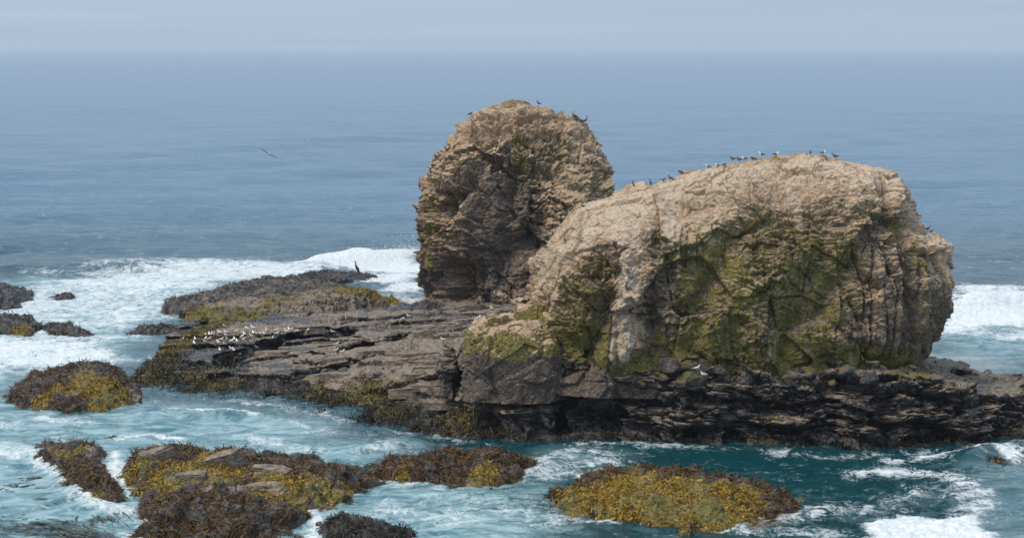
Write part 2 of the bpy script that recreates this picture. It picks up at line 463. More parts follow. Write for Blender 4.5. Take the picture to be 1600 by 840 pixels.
#ROCK
# ------------------------------------------------------------------ the two sea stacks
def outline(pts, Y): 
    a = np.array([at_depth(x, y, Y) for x, y in pts]); return a[:, 0], a[:, 2]
def stack_grid(left, right, Yc, bf, bb, z0, n, nu, nv, topk=5.0, toppow=.5, lean=0.0, frontw=2.6, vk=2.1):
    xl, zl = outline(left, Yc); xr, zr = outline(right, Yc)
    zt = max(zl[-1], zr[-1])
    v = np.linspace(0, 1, nv)
    z = z0 + (zt - z0) * (1 - (1 - v) ** vk)
    XL = np.interp(z, zl, xl); XR = np.interp(z, zr, xr)
    xt = .5 * (xl[-1] + xr[-1])
    t = np.linspace(0, 2 * np.pi, 6000)
    ex = 2 / n
    cx = np.sign(np.cos(t)) * np.abs(np.cos(t)) ** ex; sy = np.sign(np.sin(t)) * np.abs(np.sin(t)) ** ex
    W = .5 * (XR - XL).max()
    px, py = cx * W, sy * np.where(sy < 0, bf, bb)
    ds = np.hypot(np.diff(px), np.diff(py)) * np.where((sy[:-1] + sy[1:]) < 0.3, frontw, 1.0)
    cum = np.concatenate([[0], np.cumsum(ds)])
    s = np.linspace(0, cum[-1], nu, endpoint=False)
    CX, SY = np.interp(s, cum, cx), np.interp(s, cum, sy)
    tt = np.clip((z - z0) / (zt - z0), 0, 1)
    shrink = np.clip(1 - tt ** topk, 0, 1) ** toppow
    xc, a = .5 * (XL + XR), .5 * (XR - XL)
    X = xc[:, None] + a[:, None] * CX[None]
    Yg = Yc + lean * (z - z0)[:, None] * 0 + SY[None] * np.where(SY[None] < 0, bf, bb) * shrink[:, None] + lean * (z - z0)[:, None] * (SY[None] < 0) * np.abs(SY[None])
    Z = np.repeat(z[:, None], nu, 1)
    return np.stack([X, Yg, Z], -1), tt
def dent_field(X, Z, Yref, strokes):
    X = X + .7 * perlin(X * .3, 0 * X, Z * .3, 71) + .3 * perlin(X * .9, 0 * X, Z * .9, 72)
    d = np.zeros(X.shape)
    for pts, w, dep in strokes:
        q = [tuple(at_depth(x, y, Yref)[[0, 2]]) for x, y in pts]
        if len(q) == 1: q = q * 2
        d -= dep * np.exp(-(seg_dist(X, Z, q) / w) ** 2)
    return d
def weight_field(X, Z, Yref, blobs):
    X = X + .9 * perlin(X * .25, 0 * X, Z * .25, 73) + .45 * perlin(X * .8, 0 * X, Z * .6, 74)
    m = np.zeros(X.shape)
    for pts, w, a in blobs:
        q = [tuple(at_depth(x, y, Yref)[[0, 2]]) for x, y in pts]
        if len(q) == 1: q = q * 2
        d = seg_dist(X, Z, q)
        m = np.maximum(m, a * sstep(w * 1.3, w * .3, d)) if a > 0 else m + a * sstep(w * 1.3, w * .3, d)
    return m
def crag(x, y, z, seed, amp=1.0, flat=1.0):
    """rough weathered rock relief"""
    d = 1.0 * fbm(x * .11, y * .11, z * .11, 3, seed)
    def grain(th, sd, zs):
        c, s_ = math.cos(th), math.sin(th)
        gx, gz = x * c - z * s_, x * s_ + z * c
        gx = gx + .7 * perlin(x * .35, y * .35, z * .35, seed + 90) + .25 * perlin(x * 1.1, y * 1.1, z * 1.1, seed + 92)
        gz = gz + .5 * perlin(x * .4, y * .4, z * .4, seed + 91) + .2 * perlin(x * 1.2, y * 1.2, z * 1.2, seed + 93)
        f, e = facets(gx * .70, y * .75, gz * .95 * zs, sd + 2)
        g = .55 * f - .08 * sstep(.12, 0, e)
        f, e = facets(gx * 1.9, y * 1.9, gz * 2.4 * zs, sd + 3)
        g = g + .19 * f
        g = g + .20 * fbm(gx * 1.2, y * 1.2, gz * 1.8 * zs, 5, sd + 5, .70)
        return g - .34 * sstep(.10, .34, perlin(gx * .8, y * .8, gz * 1.25 * zs, sd + 12)) - .16 * sstep(.12, .3, perlin(gx * 2.1, y * 2.1, gz * 2.7 * zs, sd + 13))
    f, e = facets(x * .24, y * .24, z * .26, seed + 1)
    d = d + 1.7 * f - .10 * sstep(.10, 0, e)
    f, e = facets(x * .55 + .2 * z, y * .55, z * .42, seed + 21)
    d = d + .75 * f - .08 * sstep(.07, 0, e)
    k = sstep(-.12, .12, perlin(x * .10, y * .10, z * .12, seed + 95))
    rough = .38 + .75 * sstep(-.25, .3, perlin(x * .13, y * .13, z * .16, seed + 96))
    d = d + rough * (grain(-.62, seed, 1.0) * k + grain(.08, seed + 30, 1.2) * (1 - k))
    gul = perlin((x + .5 * perlin(x * .5, y * .5, z * .3, seed + 14)) * .42, y * .42, z * .06, seed + 6)
    d = d - .75 * sstep(.24, .0, np.abs(gul)) * (.45 + perlin(x * .2, y * .2, z * .2, seed + 8))
    flu = perlin((x + .3 * perlin(x * .8, y * .8, z * .5, seed + 15)) * 1.1, y * 1.1, z * .12, seed + 16)
    d = d - .26 * sstep(.20, .0, np.abs(flu)) * (.5 + 1.4 * perlin(x * .25, y * .25, z * .25, seed + 17))
    return d * amp
def finish(V0, d, wrap=True, sm=6):
    n = grid_normals(smooth_grid(V0, sm, wrap), wrap)
    V = V0 + n * d[..., None]
    return V, n

# --- the near, larger stack
RL = [(820, 600), (822, 560), (828, 475), (836, 440), (846, 404), (859, 378), (880, 354), (908, 326), (945, 311), (968, 303), (990, 296), (1030, 288), (1052, 280), (1100, 264), (1150, 254), (1200, 247), (1255, 244)]
RR = [(1398, 600), (1410, 568), (1421, 552), (1432, 532), (1442, 508), (1450, 488), (1458, 450), (1463, 430), (1461, 416), (1459, 396), (1460, 376), (1446, 364), (1430, 353), (1412, 342), (1415, 318), (1408, 294), (1398, 279), (1368, 267), (1330, 257), (1300, 250), (1255, 244)]
def build_big_stack():
    Yc, Yf = 167.5, 155.2
    V0, tt = stack_grid(RL, RR, Yc, 13.2, 10.0, 3.6, 3.7, 680, 345, 6, .5, .10)
    x, y, z = V0[..., 0], V0[..., 1], V0[..., 2]
    front = sstep(Yc + 1, Yc - 3, y)
    V0[..., 1] += .5 * front * sstep(7.6, 5.2, z + .8 * perlin(x * .3, 0 * x, 0 * x, 99))
    d = crag(x, y, z, 100)
    fade = .45 + .55 * sstep(1.0, .9, tt)[:, None]
    nz0 = grid_normals(smooth_grid(V0, 6, True), True)[..., 2]
    d = d * fade * .85 * (1 - .6 * sstep(.25, .7, nz0)) - .15
    # nodular bedding, strongest on the upper right
    s = z + .05 * x + .5 * perlin(x * .25, y * .25, z * .25, 140)
    bed = fbm(x * .7, y * .7, s * 2.4, 3, 141)
    d += bed * .26 * (.3 + 1.0 * sstep(14, 26, x) * sstep(12, 17, z))
    d += front * dent_field(x, z, Yf, [
        ([(1408, 306), (1412, 330), (1424, 352)], .7, 1.5), ([(1428, 360), (1436, 440), (1424, 560)], .55, 1.5),
        ([(1272, 490), (1300, 455), (1345, 395), (1398, 345)], .7, 1.0), ([(1450, 470), (1444, 550)], .5, .8),
        ([(1086, 568)], .75, 3.4), ([(1288, 566), (1330, 578), (1400, 592)], 1.3, 1.7), ([(1068, 590), (1090, 575)], .7, 1.0),
        ([(948, 470), (930, 520), (905, 565)], .9, 1.3), ([(1180, 345), (1130, 400), (1092, 480), (1075, 540)], .9, .9),
        ([(1065, 330), (1110, 318), (1180, 322), (1240, 350)], .9, .8), ([(1240, 500), (1225, 560)], .7, .7), ([(1000, 420), (1025, 480), (1018, 560)], .6, .6),
        ([(1155, 510), (1140, 570)], .8, .9), ([(880, 545), (905, 575)], 1.2, 1.4), ([(1345, 560), (1370, 540)], .8, .8)])
    d += front * -dent_field(x, z, Yf, [([(985, 400), (975, 480), (970, 550)], 1.2, .8), ([(1200, 430), (1180, 480)], 2.0, .7), ([(1330, 350), (1380, 420)], 1.6, .8), ([(1290, 280), (1380, 310)], 1.6, .7), ([(1400, 570), (1440, 520)], 1.2, .4)])
    # the right end is split into upright columns
    colx = x + .35 * perlin(x * .5, y * .5, z * .25, 150)
    fc, ec = facets(colx * .62, y * .62, z * .10, 151)
    rt = sstep(25, 29, x) * sstep(17.5, 15, z)
    d = d * (1 - .45 * rt) + rt * (1.1 * fc - .55 * sstep(.12, 0, ec))
    V, n = finish(V0, d)
    nn = grid_normals(V, True)
    up = nn[..., 2]
    X, Z = V[..., 0], V[..., 2]
    low = fbm(X * .12, V[..., 1] * .12, Z * .12, 3, 180)
    ztop = np.interp(X, *[np.array(a) for a in zip(*[tuple(at_depth(px, py, Yc)[[0, 2]]) for px, py in [(822, 480), (846, 400), (876, 346), (945, 305), (1052, 277), (1150, 254), (1255, 244), (1330, 257), (1398, 279), (1430, 345), (1480, 430)]])])
    below = ztop - Z
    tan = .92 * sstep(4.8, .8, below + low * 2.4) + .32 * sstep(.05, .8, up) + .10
    tan = tan + weight_field(X, Z, Yf, [([(985, 330), (990, 400), (980, 480), (972, 555)], 1.5, .55), ([(870, 380), (845, 470)], 2.2, .45), ([(1345, 380), (1380, 480), (1350, 560)], 3.0, .22), ([(1455, 400), (1460, 520)], 1.6, .18), ([(1060, 400), (1055, 560)], .9, .35), ([(1115, 590), (1180, 540)], 1.3, .3), ([(1160, 450), (1210, 480)], 1.6, .35)])
    moss = weight_field(X, Z, Yf, [([(1090, 350), (1180, 400), (1120, 480)], 5.0, .62), ([(1200, 380), (1300, 420), (1240, 540)], 4.0, .58), ([(920, 430), (900, 540)], 3.0, .5), ([(1060, 540), (1240, 575)], 2.6, .7), ([(1280, 560), (1400, 560)], 1.6, .55), ([(1300, 330), (1400, 320), (1440, 400)], 2.2, .42), ([(930, 560), (1040, 575)], 1.3, .72), ([(1070, 310), (1200, 320)], 1.6, .5)])
    moss = .74 * moss * sstep(.75, .25, up) + .27 * front * sstep(1.5, 5, below) - .45 * weight_field(X, Z, Yf, [([(985, 330), (990, 400), (980, 480), (972, 555)], 1.3, 1.0), ([(1055, 440), (1050, 560)], .7, .8), ([(1390, 430), (1395, 540)], 2.0, .5)])
    streak = weight_field(X, Z, Yf, [([(985, 340), (978, 420), (968, 560)], 1.0, 1.0), ([(978, 460), (976, 565)], .35, .95), ([(940, 320), (925, 400)], .5, .6), ([(1060, 300), (1058, 380)], .4, .6), ([(1210, 560), (1216, 500)], .4, .6), ([(1250, 300), (1256, 360)], .4, .55), ([(1385, 440), (1390, 540)], .5, .5), ([(1072, 590), (1078, 630)], .5, .5), ([(1204, 560), (1200, 640)], .25, .6), ([(1120, 575), (1105, 610)], .4, .6), ([(1320, 520), (1335, 570)], .35, .5), ([(855, 390), (842, 460)], .6, .45), ([(1020, 300), (1015, 400)], .3, .45), ([(1148, 560), (1146, 590)], .3, .5)])
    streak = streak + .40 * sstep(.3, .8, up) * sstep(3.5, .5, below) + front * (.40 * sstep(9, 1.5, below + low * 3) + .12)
    orange = weight_field(X, Z, Yf, [([(1340, 400), (1370, 520)], 3.4, .42), ([(1460, 430), (1450, 540)], 1.6, .35), ([(1050, 440), (1045, 540)], 1.0, .45), ([(870, 480), (880, 520)], 1.2, .4)])
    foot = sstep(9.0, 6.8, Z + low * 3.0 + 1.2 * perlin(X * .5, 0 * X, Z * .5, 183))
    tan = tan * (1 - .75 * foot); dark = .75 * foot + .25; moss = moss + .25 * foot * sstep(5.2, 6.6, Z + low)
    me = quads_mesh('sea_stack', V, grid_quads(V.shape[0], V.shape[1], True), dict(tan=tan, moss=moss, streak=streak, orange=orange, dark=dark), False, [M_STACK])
    return thing('sea_stack', 'broad mossy tan sea stack rising from the dark layered rock, with gulls along its top', 'sea stack', me)
big_stack = build_big_stack()

# --- the far, narrower stack
FL = [(670, 500), (665, 478), (664, 450), (662, 400), (664, 350), (664, 320), (662, 288), (672, 282), (682, 255), (692, 222), (709, 209), (729, 192), (744, 181), (763, 171), (780, 164), (805, 161)]
FR = [(965, 500), (965, 400), (962, 330), (954, 297), (948, 276), (938, 258), (928, 240), (915, 213), (904, 199), (888, 188), (876, 180), (850, 171), (830, 165), (805, 161)]
def build_far_stack():
    Yc, Yf = 241.0, 230.0
    V0, tt = stack_grid(FL, FR, Yc, 12.0, 10.0, 0.4, 2.5, 410, 275, 3.2, .5, .08, 2.6, 1.8)
    x, y, z = V0[..., 0], V0[..., 1], V0[..., 2]
    front = sstep(Yc + 1, Yc - 3, y)
    d = crag(x, y, z, 300) * (.4 + .6 * sstep(1.0, .88, tt)[:, None]) * .95
    s = z - .08 * x + .5 * perlin(x * .25, y * .25, z * .25, 340)
    d += .30 * fbm(x * .5, y * .5, s * 1.9, 3, 341) * (.5 + .6 * sstep(0, -12, x))
    lq = dent_field(x, z, Yf, [([(692, 335), (690, 400), (688, 470)], .9, 3.2), ([(668, 300), (700, 312), (690, 345)], 1.0, 1.2), ([(714, 428), (714, 464)], 1.5, 4.2), ([(752, 430), (754, 470)], .9, 1.3),
        ([(800, 290), (790, 360), (780, 440)], 1.0, .9), ([(850, 340), (800, 400)], 1.2, .9), ([(815, 235), (810, 300)], 1.2, .8), ([(735, 290), (700, 330)], .8, .8), ([(700, 225), (760, 230)], 1.0, .8), ([(760, 250), (850, 270), (900, 300)], .8, .7), ([(665, 400), (668, 460)], 1.0, .5)])
    d += front * lq * 1.35
    d += front * -dent_field(x, z, Yf, [([(720, 330), (705, 380), (715, 400)], 1.6, 1.6), ([(672, 288), (690, 292)], 1.1, 1.0), ([(740, 240), (740, 200)], 1.8, .6), ([(760, 450), (830, 470)], 1.4, 1.2), ([(780, 330), (770, 400)], 1.8, .6)])
    V, n = finish(V0, d)
    nn = grid_normals(V, True); up = nn[..., 2]
    X, Z = V[..., 0], V[..., 2]
    low = fbm(X * .12, V[..., 1] * .12, Z * .12, 3, 380)
    zt = Z.max()
    rightside = weight_field(X, Z, Yf, [([(900, 200), (940, 290), (900, 300)], 5.5, 1.0), ([(830, 190), (760, 200)], 4.5, .9)])
    tan = .55 * sstep(7.0, 1.0, zt - Z + low * 3) + .46 * sstep(.0, .8, up) + .42 * rightside + .10
    tan = tan + weight_field(X, Z, Yf, [([(712, 340), (708, 380)], 1.8, .4), ([(690, 230), (675, 300)], 2.5, .3), ([(820, 470), (760, 465)], 1.5, .25)])
    moss = weight_field(X, Z, Yf, [([(812, 230), (812, 280)], 1.6, .65), ([(880, 230), (930, 290), (890, 320)], 3.0, .5), ([(740, 235), (720, 250)], 1.4, .55), ([(672, 320), (668, 420)], 1.6, .6), ([(705, 310), (715, 330)], 1.2, .5), ([(740, 425), (720, 415)], 1.0, .5), ([(860, 200), (880, 260)], 2.5, .4)]) * sstep(.8, .3, up)
    dark = .28 + weight_field(X, Z, Yf, [([(760, 340), (800, 400), (760, 460)], 8, .5), ([(660, 430), (700, 460), (760, 470)], 2.8, .75), ([(700, 250), (700, 300)], 2, .3)])
    tan = tan - .25 * weight_field(X, Z, Yf, [([(790, 330), (780, 440)], 5.5, 1.0), ([(660, 440), (780, 460)], 3, .8)])
    streak = weight_field(X, Z, Yf, [([(770, 460), (830, 475)], .8, .5)]) + .25 * sstep(.5, .9, up) + .30 * sstep(12, 2, zt - Z + low * 3)
    orange = weight_field(X, Z, Yf, [([(730, 320), (715, 380)], 2.0, .42), ([(770, 300), (810, 420)], 4.0, .32)])
    me = quads_mesh('sea_stack', V, grid_quads(V.shape[0], V.shape[1], True), dict(tan=tan, moss=moss, streak=streak, orange=orange, dark=dark), False, [M_STACK])
    return thing('sea_stack', 'tall domed brown sea stack standing behind the layered shelf, farther out', 'sea stack', me)
far_stack = build_far_stack()

# ------------------------------------------------------------------ layered rock shelf under the stacks
def bedded(x, y, z, seed, dipx=-.10, dipy=0.03):
    """relief of thin tilted beds broken into blocks"""
    s = z - dipx * x - dipy * y + .35 * perlin(x * .13, y * .13, z * .1, seed) + .12 * perlin(x * .5, y * .5, z * .4, seed + 1)
    f, e = facets(x * .16, y * .16, s * .62, seed + 2); d = 1.7 * f - .45 * sstep(.1, 0, e)
    f, e = facets(x * .34, y * .34, s * 1.15, seed + 3); d = d + .80 * f - .3 * sstep(.1, 0, e)
    f, e = facets(x * .8, y * .8, s * 2.7, seed + 4); d = d + .50 * f - .16 * sstep(.1, 0, e)
    f, e = facets(x * 1.8, y * 1.8, s * 6.0, seed + 5); d = d + .24 * f
    return d + .05 * fbm(x * 3, y * 3, s * 7, 2, seed + 6)
def rbf(pts, eps=6.0):
    P = np.array(pts); n = len(P)
    def k(d): return np.sqrt(d * d + eps * eps)
    K = k(np.hypot(P[:, None, 0] - P[None, :, 0], P[:, None, 1] - P[None, :, 1])) - .0 * np.eye(n)
    A = np.block([[K, np.ones((n, 1))], [np.ones((1, n)), np.zeros((1, 1))]])
    w = np.linalg.solve(A, np.append(P[:, 2], 0))
    def f(X, Y):
        s = np.full(X.shape, w[-1])
        for i in range(n): s = s + w[i] * k(np.hypot(X - P[i, 0], Y - P[i, 1]))
        return s
    return f
BACK = [(150, 560), (200, 556), (228, 545), (250, 528), (275, 517), (310, 512), (390, 509), (440, 501), (540, 492), (600, 487), (650, 478), (700, 470)]
def build_shelf():
    fr = np.array(G(FRONT)); bk = np.array(G(BACK))
    tops = [(235, 585, .5), (260, 548, .9), (290, 530, 1.6), (350, 520, 2.0), (420, 518, 2.5), (480, 513, 2.7), (540, 517, 2.6), (600, 503, 2.2), (650, 488, 1.7), (720, 486, 1.9), (780, 490, 2.2),
            (360, 548, 1.9), (420, 560, 1.7), (470, 560, 1.9), (520, 556, 2.7), (580, 548, 3.1), (640, 530, 3.3), (690, 520, 3.6), (330, 590, .9), (400, 600, 1.0), (470, 590, 1.7), (540, 590, 2.4), (600, 585, 2.9), (660, 570, 3.5), (720, 560, 4.4),
            (430, 615, .8), (520, 625, 1.1), (600, 625, 1.6), (660, 610, 2.5), (720, 600, 3.6), (760, 570, 5.2), (800, 560, 6.0), (870, 562, 6.5), (940, 562, 6.7), (1000, 566, 6.7), (1100, 574, 6.6), (1250, 582, 6.3), (1350, 585, 6.1), (1420, 580, 5.8), (1480, 590, 5.0), (1540, 603, 4.0), (1600, 610, 3.6), (1700, 620, 3.3),
            (1480, 572, 4.2), (1600, 585, 2.6), (1700, 590, 2.0), (1000, 530, 6.8), (1300, 540, 6.5), (900, 520, 5.0)]
    T = rbf([(*on_level(x, y, z)[:2], z) for x, y, z in tops])
    nx, nyf, nr = 800, 600, 295
    x = np.linspace(-37.5, 54, nx)
    yf = np.interp(x, fr[:, 0] * 1.0, fr[:, 1])
    order = np.argsort(bk[:, 0])
    yb = np.interp(x, bk[order, 0], bk[order, 1])
    right = sstep(6, 10, x)
    yb_r = np.interp(x, [6, 30, 38, 46, 60], [196, 190, 184, 176, 174])
    yb = np.maximum(yb * (1 - right) + yb_r * right, yf + 6)
    wob = perlin(x * .18, 0 * x, 0 * x, 505) * 1.3 + perlin(x * .6, 0 * x, 0 * x, 506) * .5
    jf, _ = facets(x * .20, 0 * x + .5, 0 * x + .5, 508); jf2, _ = facets(x * .55, 0 * x + .5, 0 * x + .5, 509)
    wob = wob + np.convolve(np.pad(2.6 * jf + .9 * jf2, 2, mode='edge'), np.ones(5) / 5, 'valid') * sstep(-6, 2, x)
    yf = yf + wob; yb = yb + 2 * perlin(x * .12, 0 * x, 0 * x + 7, 507)
    t = np.linspace(0, 1, nyf)
    Yg = (yf - 4)[None] * (1 - t[:, None]) + (yb + 5)[None] * t[:, None]
    X = np.repeat(x[None], nyf, 0)
    D = Yg - yf[None]
    rise = np.interp(x, [-37, -25, -15, -8, -3, 2, 8, 30, 45, 56], [6, 9, 12, 11, 7, 4.5, 3.6, 3.4, 3.6, 4.0])[None]
    q = D / rise
    ramp = np.where(q < .38, .16 * q / .38, .16 + .84 * sstep(.34, 1.0, q))
    ramp = np.where(D < 0, D * .35, ramp)
    bq = np.clip((yb[None] - Yg) / np.interp(x, [-37, -10, 0, 10, 54], [3.0, 4.0, 4.0, 5, 5])[None], -1.2, 1)
    top = T(X, Yg)
    top = np.maximum(top + sstep(3, 6, top) * (1.3 * perlin(X * .16, 0 * X, 0 * X, 515) + .9 * perlin(X * .5, Yg * .3, 0 * X, 516)), .25)
    # beds: treads follow the dip, risers break along the strike
    plane = (.03 + .03 * sstep(0, -12, X)) * X - .085 * (Yg - 180) + .9 * perlin(X * .035, Yg * .06, 0 * X, 519)
    wq = .55 * perlin(X * .10, Yg * .22, 0 * X, 520) + .22 * perlin(X * .4, Yg * .5, 0 * X, 521)
    def beds(h, Lr, sh, seed):
        s = (h - plane + wq) / Lr
        k = np.floor(s); fr_ = s - k
        return (k + sstep(1 - sh, 1, fr_)) * Lr + plane - wq * .6
    tb = .55 * beds(top, 1.0, .05, 1) + .45 * beds(top, .42, .07, 2) 
    top2 = tb * .85 + top * .15
    h = np.where(D < 0, ramp, ramp * top2)
    h = np.where(bq < 1, np.minimum(h, np.maximum(top2, .4) * sstep(0, 1, bq) + np.minimum(bq, 0) * 1.5), h)
    # gull ledge: a dark undercut step facing the camera
    def step_down(pts, amount, run):
        nonlocal h
        gp = np.array(G(pts)); o = np.argsort(gp[:, 0])
        ed = np.interp(X, gp[o, 0], gp[o, 1], left=-1e3, right=-1e3) + .5 * perlin(X * .5, 0 * X, 0 * X, 530)
        inn = sstep(0, 2, X - gp[o][0, 0]) * sstep(0, 2, gp[o][-1, 0] - X)
        dd = ed - Yg
        h = h - amount * inn * sstep(0, .35, dd) * sstep(run, 0, dd)
    step_down([(330, 574), (380, 568), (420, 558), (470, 545), (520, 538), (565, 540)], 2.3, 11)
    step_down([(500, 580), (560, 568), (610, 562), (660, 560)], 1.0, 6)
    step_down([(430, 610), (500, 602), (560, 600), (640, 590)], .8, 5)
    step_down([(590, 530), (640, 522), (720, 520)], .6, 7)
    # resample each column by the length of its profile
    dh = np.diff(h, axis=0); dy = np.diff(Yg, axis=0)
    ds = np.sqrt(dh ** 2 + (.18 * dy) ** 2)
    ker = np.ones(7) / 7
    ds = np.apply_along_axis(lambda a: np.convolve(np.pad(a, 3, mode='edge'), ker, 'valid'), 1, ds)
    cum = np.concatenate([np.zeros((1, nx)), np.cumsum(ds, 0)]); cum /= cum[-1:]
    u = np.linspace(0, 1, nr)
    V0 = np.zeros((nr, nx, 3))
    for i in range(nx):
        V0[:, i, 0] = x[i]
        V0[:, i, 1] = np.interp(u, cum[:, i], Yg[:, i])
        V0[:, i, 2] = np.interp(V0[:, i, 1], Yg[:, i], h[:, i])
    xx, yy, zz = V0[..., 0], V0[..., 1], V0[..., 2]
    n = grid_normals(smooth_grid(V0, 4, False))
    steep = sstep(.9, .4, n[..., 2])
    d = bedded(xx, yy, zz, 560) * (.20 + .85 * steep)
    d += dent_field(xx, zz, 153.0, [([(868, 570), (880, 600), (885, 690)], 1.3, 3.2), ([(1382, 600), (1386, 680)], .7, 2.6), ([(1050, 580), (1030, 640)], .8, 1.2), ([(700, 590), (740, 640)], .8, 1.2), ([(1290, 600), (1345, 606), (1372, 600)], .9, 2.4), ([(960, 590), (990, 640)], .6, 1.2), ([(1180, 600), (1195, 650)], .7, 1.3), ([(1090, 625), (1250, 640)], .45, 1.0), ([(800, 640), (850, 620)], .7, 1.4), ([(1450, 620), (1500, 640)], .6, 1.0), ([(900, 680), (1200, 690), (1400, 690)], .6, .7)]) * steep * sstep(164, 160, yy)
    V = V0 + n * d[..., None]
    nn = grid_normals(V); up = nn[..., 2]
    Xv, Yv, Zv = V[..., 0], V[..., 1], V[..., 2]
    low = fbm(Xv * .12, Yv * .12, Zv * .2, 3, 590)
    cliff = sstep(3.4, 4.6, np.interp(Xv, x, np.interp(x, [-37, -8, -2, 4, 54], [0, 0, 3, 6, 6])))
    wet_shade = sstep(1.7, .5, Zv + low * 1.2) * .95 + .30
    wet_shade = np.maximum(wet_shade, cliff * sstep(168, 160, Yv) * (.62 + .25 * sstep(.5, .1, up)))
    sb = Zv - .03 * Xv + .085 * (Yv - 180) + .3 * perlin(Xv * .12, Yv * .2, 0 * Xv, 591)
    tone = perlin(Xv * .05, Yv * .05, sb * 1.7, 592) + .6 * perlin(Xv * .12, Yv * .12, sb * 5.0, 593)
    wet_shade = wet_shade + .65 * tone + .45 * sstep(.75, .3, up)  # strata tone, plus shade painted onto the steep riser faces
    wet_shade = wet_shade - .3 * sstep(.4, .9, up) * sstep(1.2, 2.0, Zv)  # level treads paled for contrast with the painted risers
    wet_shade = wet_shade - .45 * cliff * sstep(3.8, 6.2, Zv + low * 2.0)
    moss = .74 * sstep(4.2, 6.2, Zv + low * 2.4) * cliff * (.55 + .45 * sstep(.2, .8, up))
    def patch(pts, z, w, a):
        q = [tuple(on_level(px, py, z)[:2]) for px, py in pts]
        return a * sstep(w * 1.4, w * .2, seg_dist(Xv, Yv, q) + low * w * .5)
    for pts, z, w, a in (([(240, 555), (280, 545), (330, 515)], .8, 2.0, .8), ([(230, 580), (300, 590), (330, 600)], .7, 2.0, .75), ([(440, 632), (560, 620), (600, 640)], .8, 2.2, .75), ([(450, 612), (500, 600)], 1.2, 1.3, .7), ([(680, 660), (720, 655)], 1.0, 2.0, .6)):
        moss = np.maximum(moss, patch(pts, z, w, a))
    moss = np.maximum(moss, .58 * sstep(1.4, .7, Zv + low * .5) * sstep(-.1, .5, Zv) * (.55 + low))
    streak = weight_field(Xv, Zv, 153.0, [([(1100, 580), (1075, 610), (1062, 650)], .5, .6), ([(1130, 590), (1115, 620)], .35, .5), ([(1215, 610), (1210, 660)], .25, .6), ([(900, 570), (898, 610)], .35, .5), ([(940, 640), (850, 650), (900, 660)], 1.2, .32), ([(1000, 650), (1100, 665), (1240, 650)], 1.3, .38), ([(1300, 655), (1340, 640)], .9, .32)]) * sstep(166, 161, Yv)
    streak = np.maximum(streak, patch([(300, 530), (400, 526), (490, 520)], 2.2, 2.2, .42))
    streak = np.maximum(streak, patch([(780, 480), (820, 476)], 7, 2.0, .5))
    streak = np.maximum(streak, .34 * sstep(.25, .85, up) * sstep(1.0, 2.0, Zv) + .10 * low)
    orange = np.maximum(patch([(680, 493), (720, 492)], 2.0, 2.2, .6), weight_field(Xv, Zv, 153.0, [([(1340, 620), (1360, 618)], .6, .6), ([(1520, 650), (1560, 655)], 1.2, .5), ([(1230, 650), (1280, 655)], 1.0, .45)]))
    me = quads_mesh('rock_shelf', V, grid_quads(nr, nx), dict(wet_shade=wet_shade, moss=moss, streak=streak, orange=orange), False, [M_SHELF])
    o = thing('rock_shelf', 'wide dark layered rock shelf running under both sea stacks to the water', 'rock shelf', me)
    return o, V, nn
shelf, SHELF_V, SHELF_N = build_shelf()

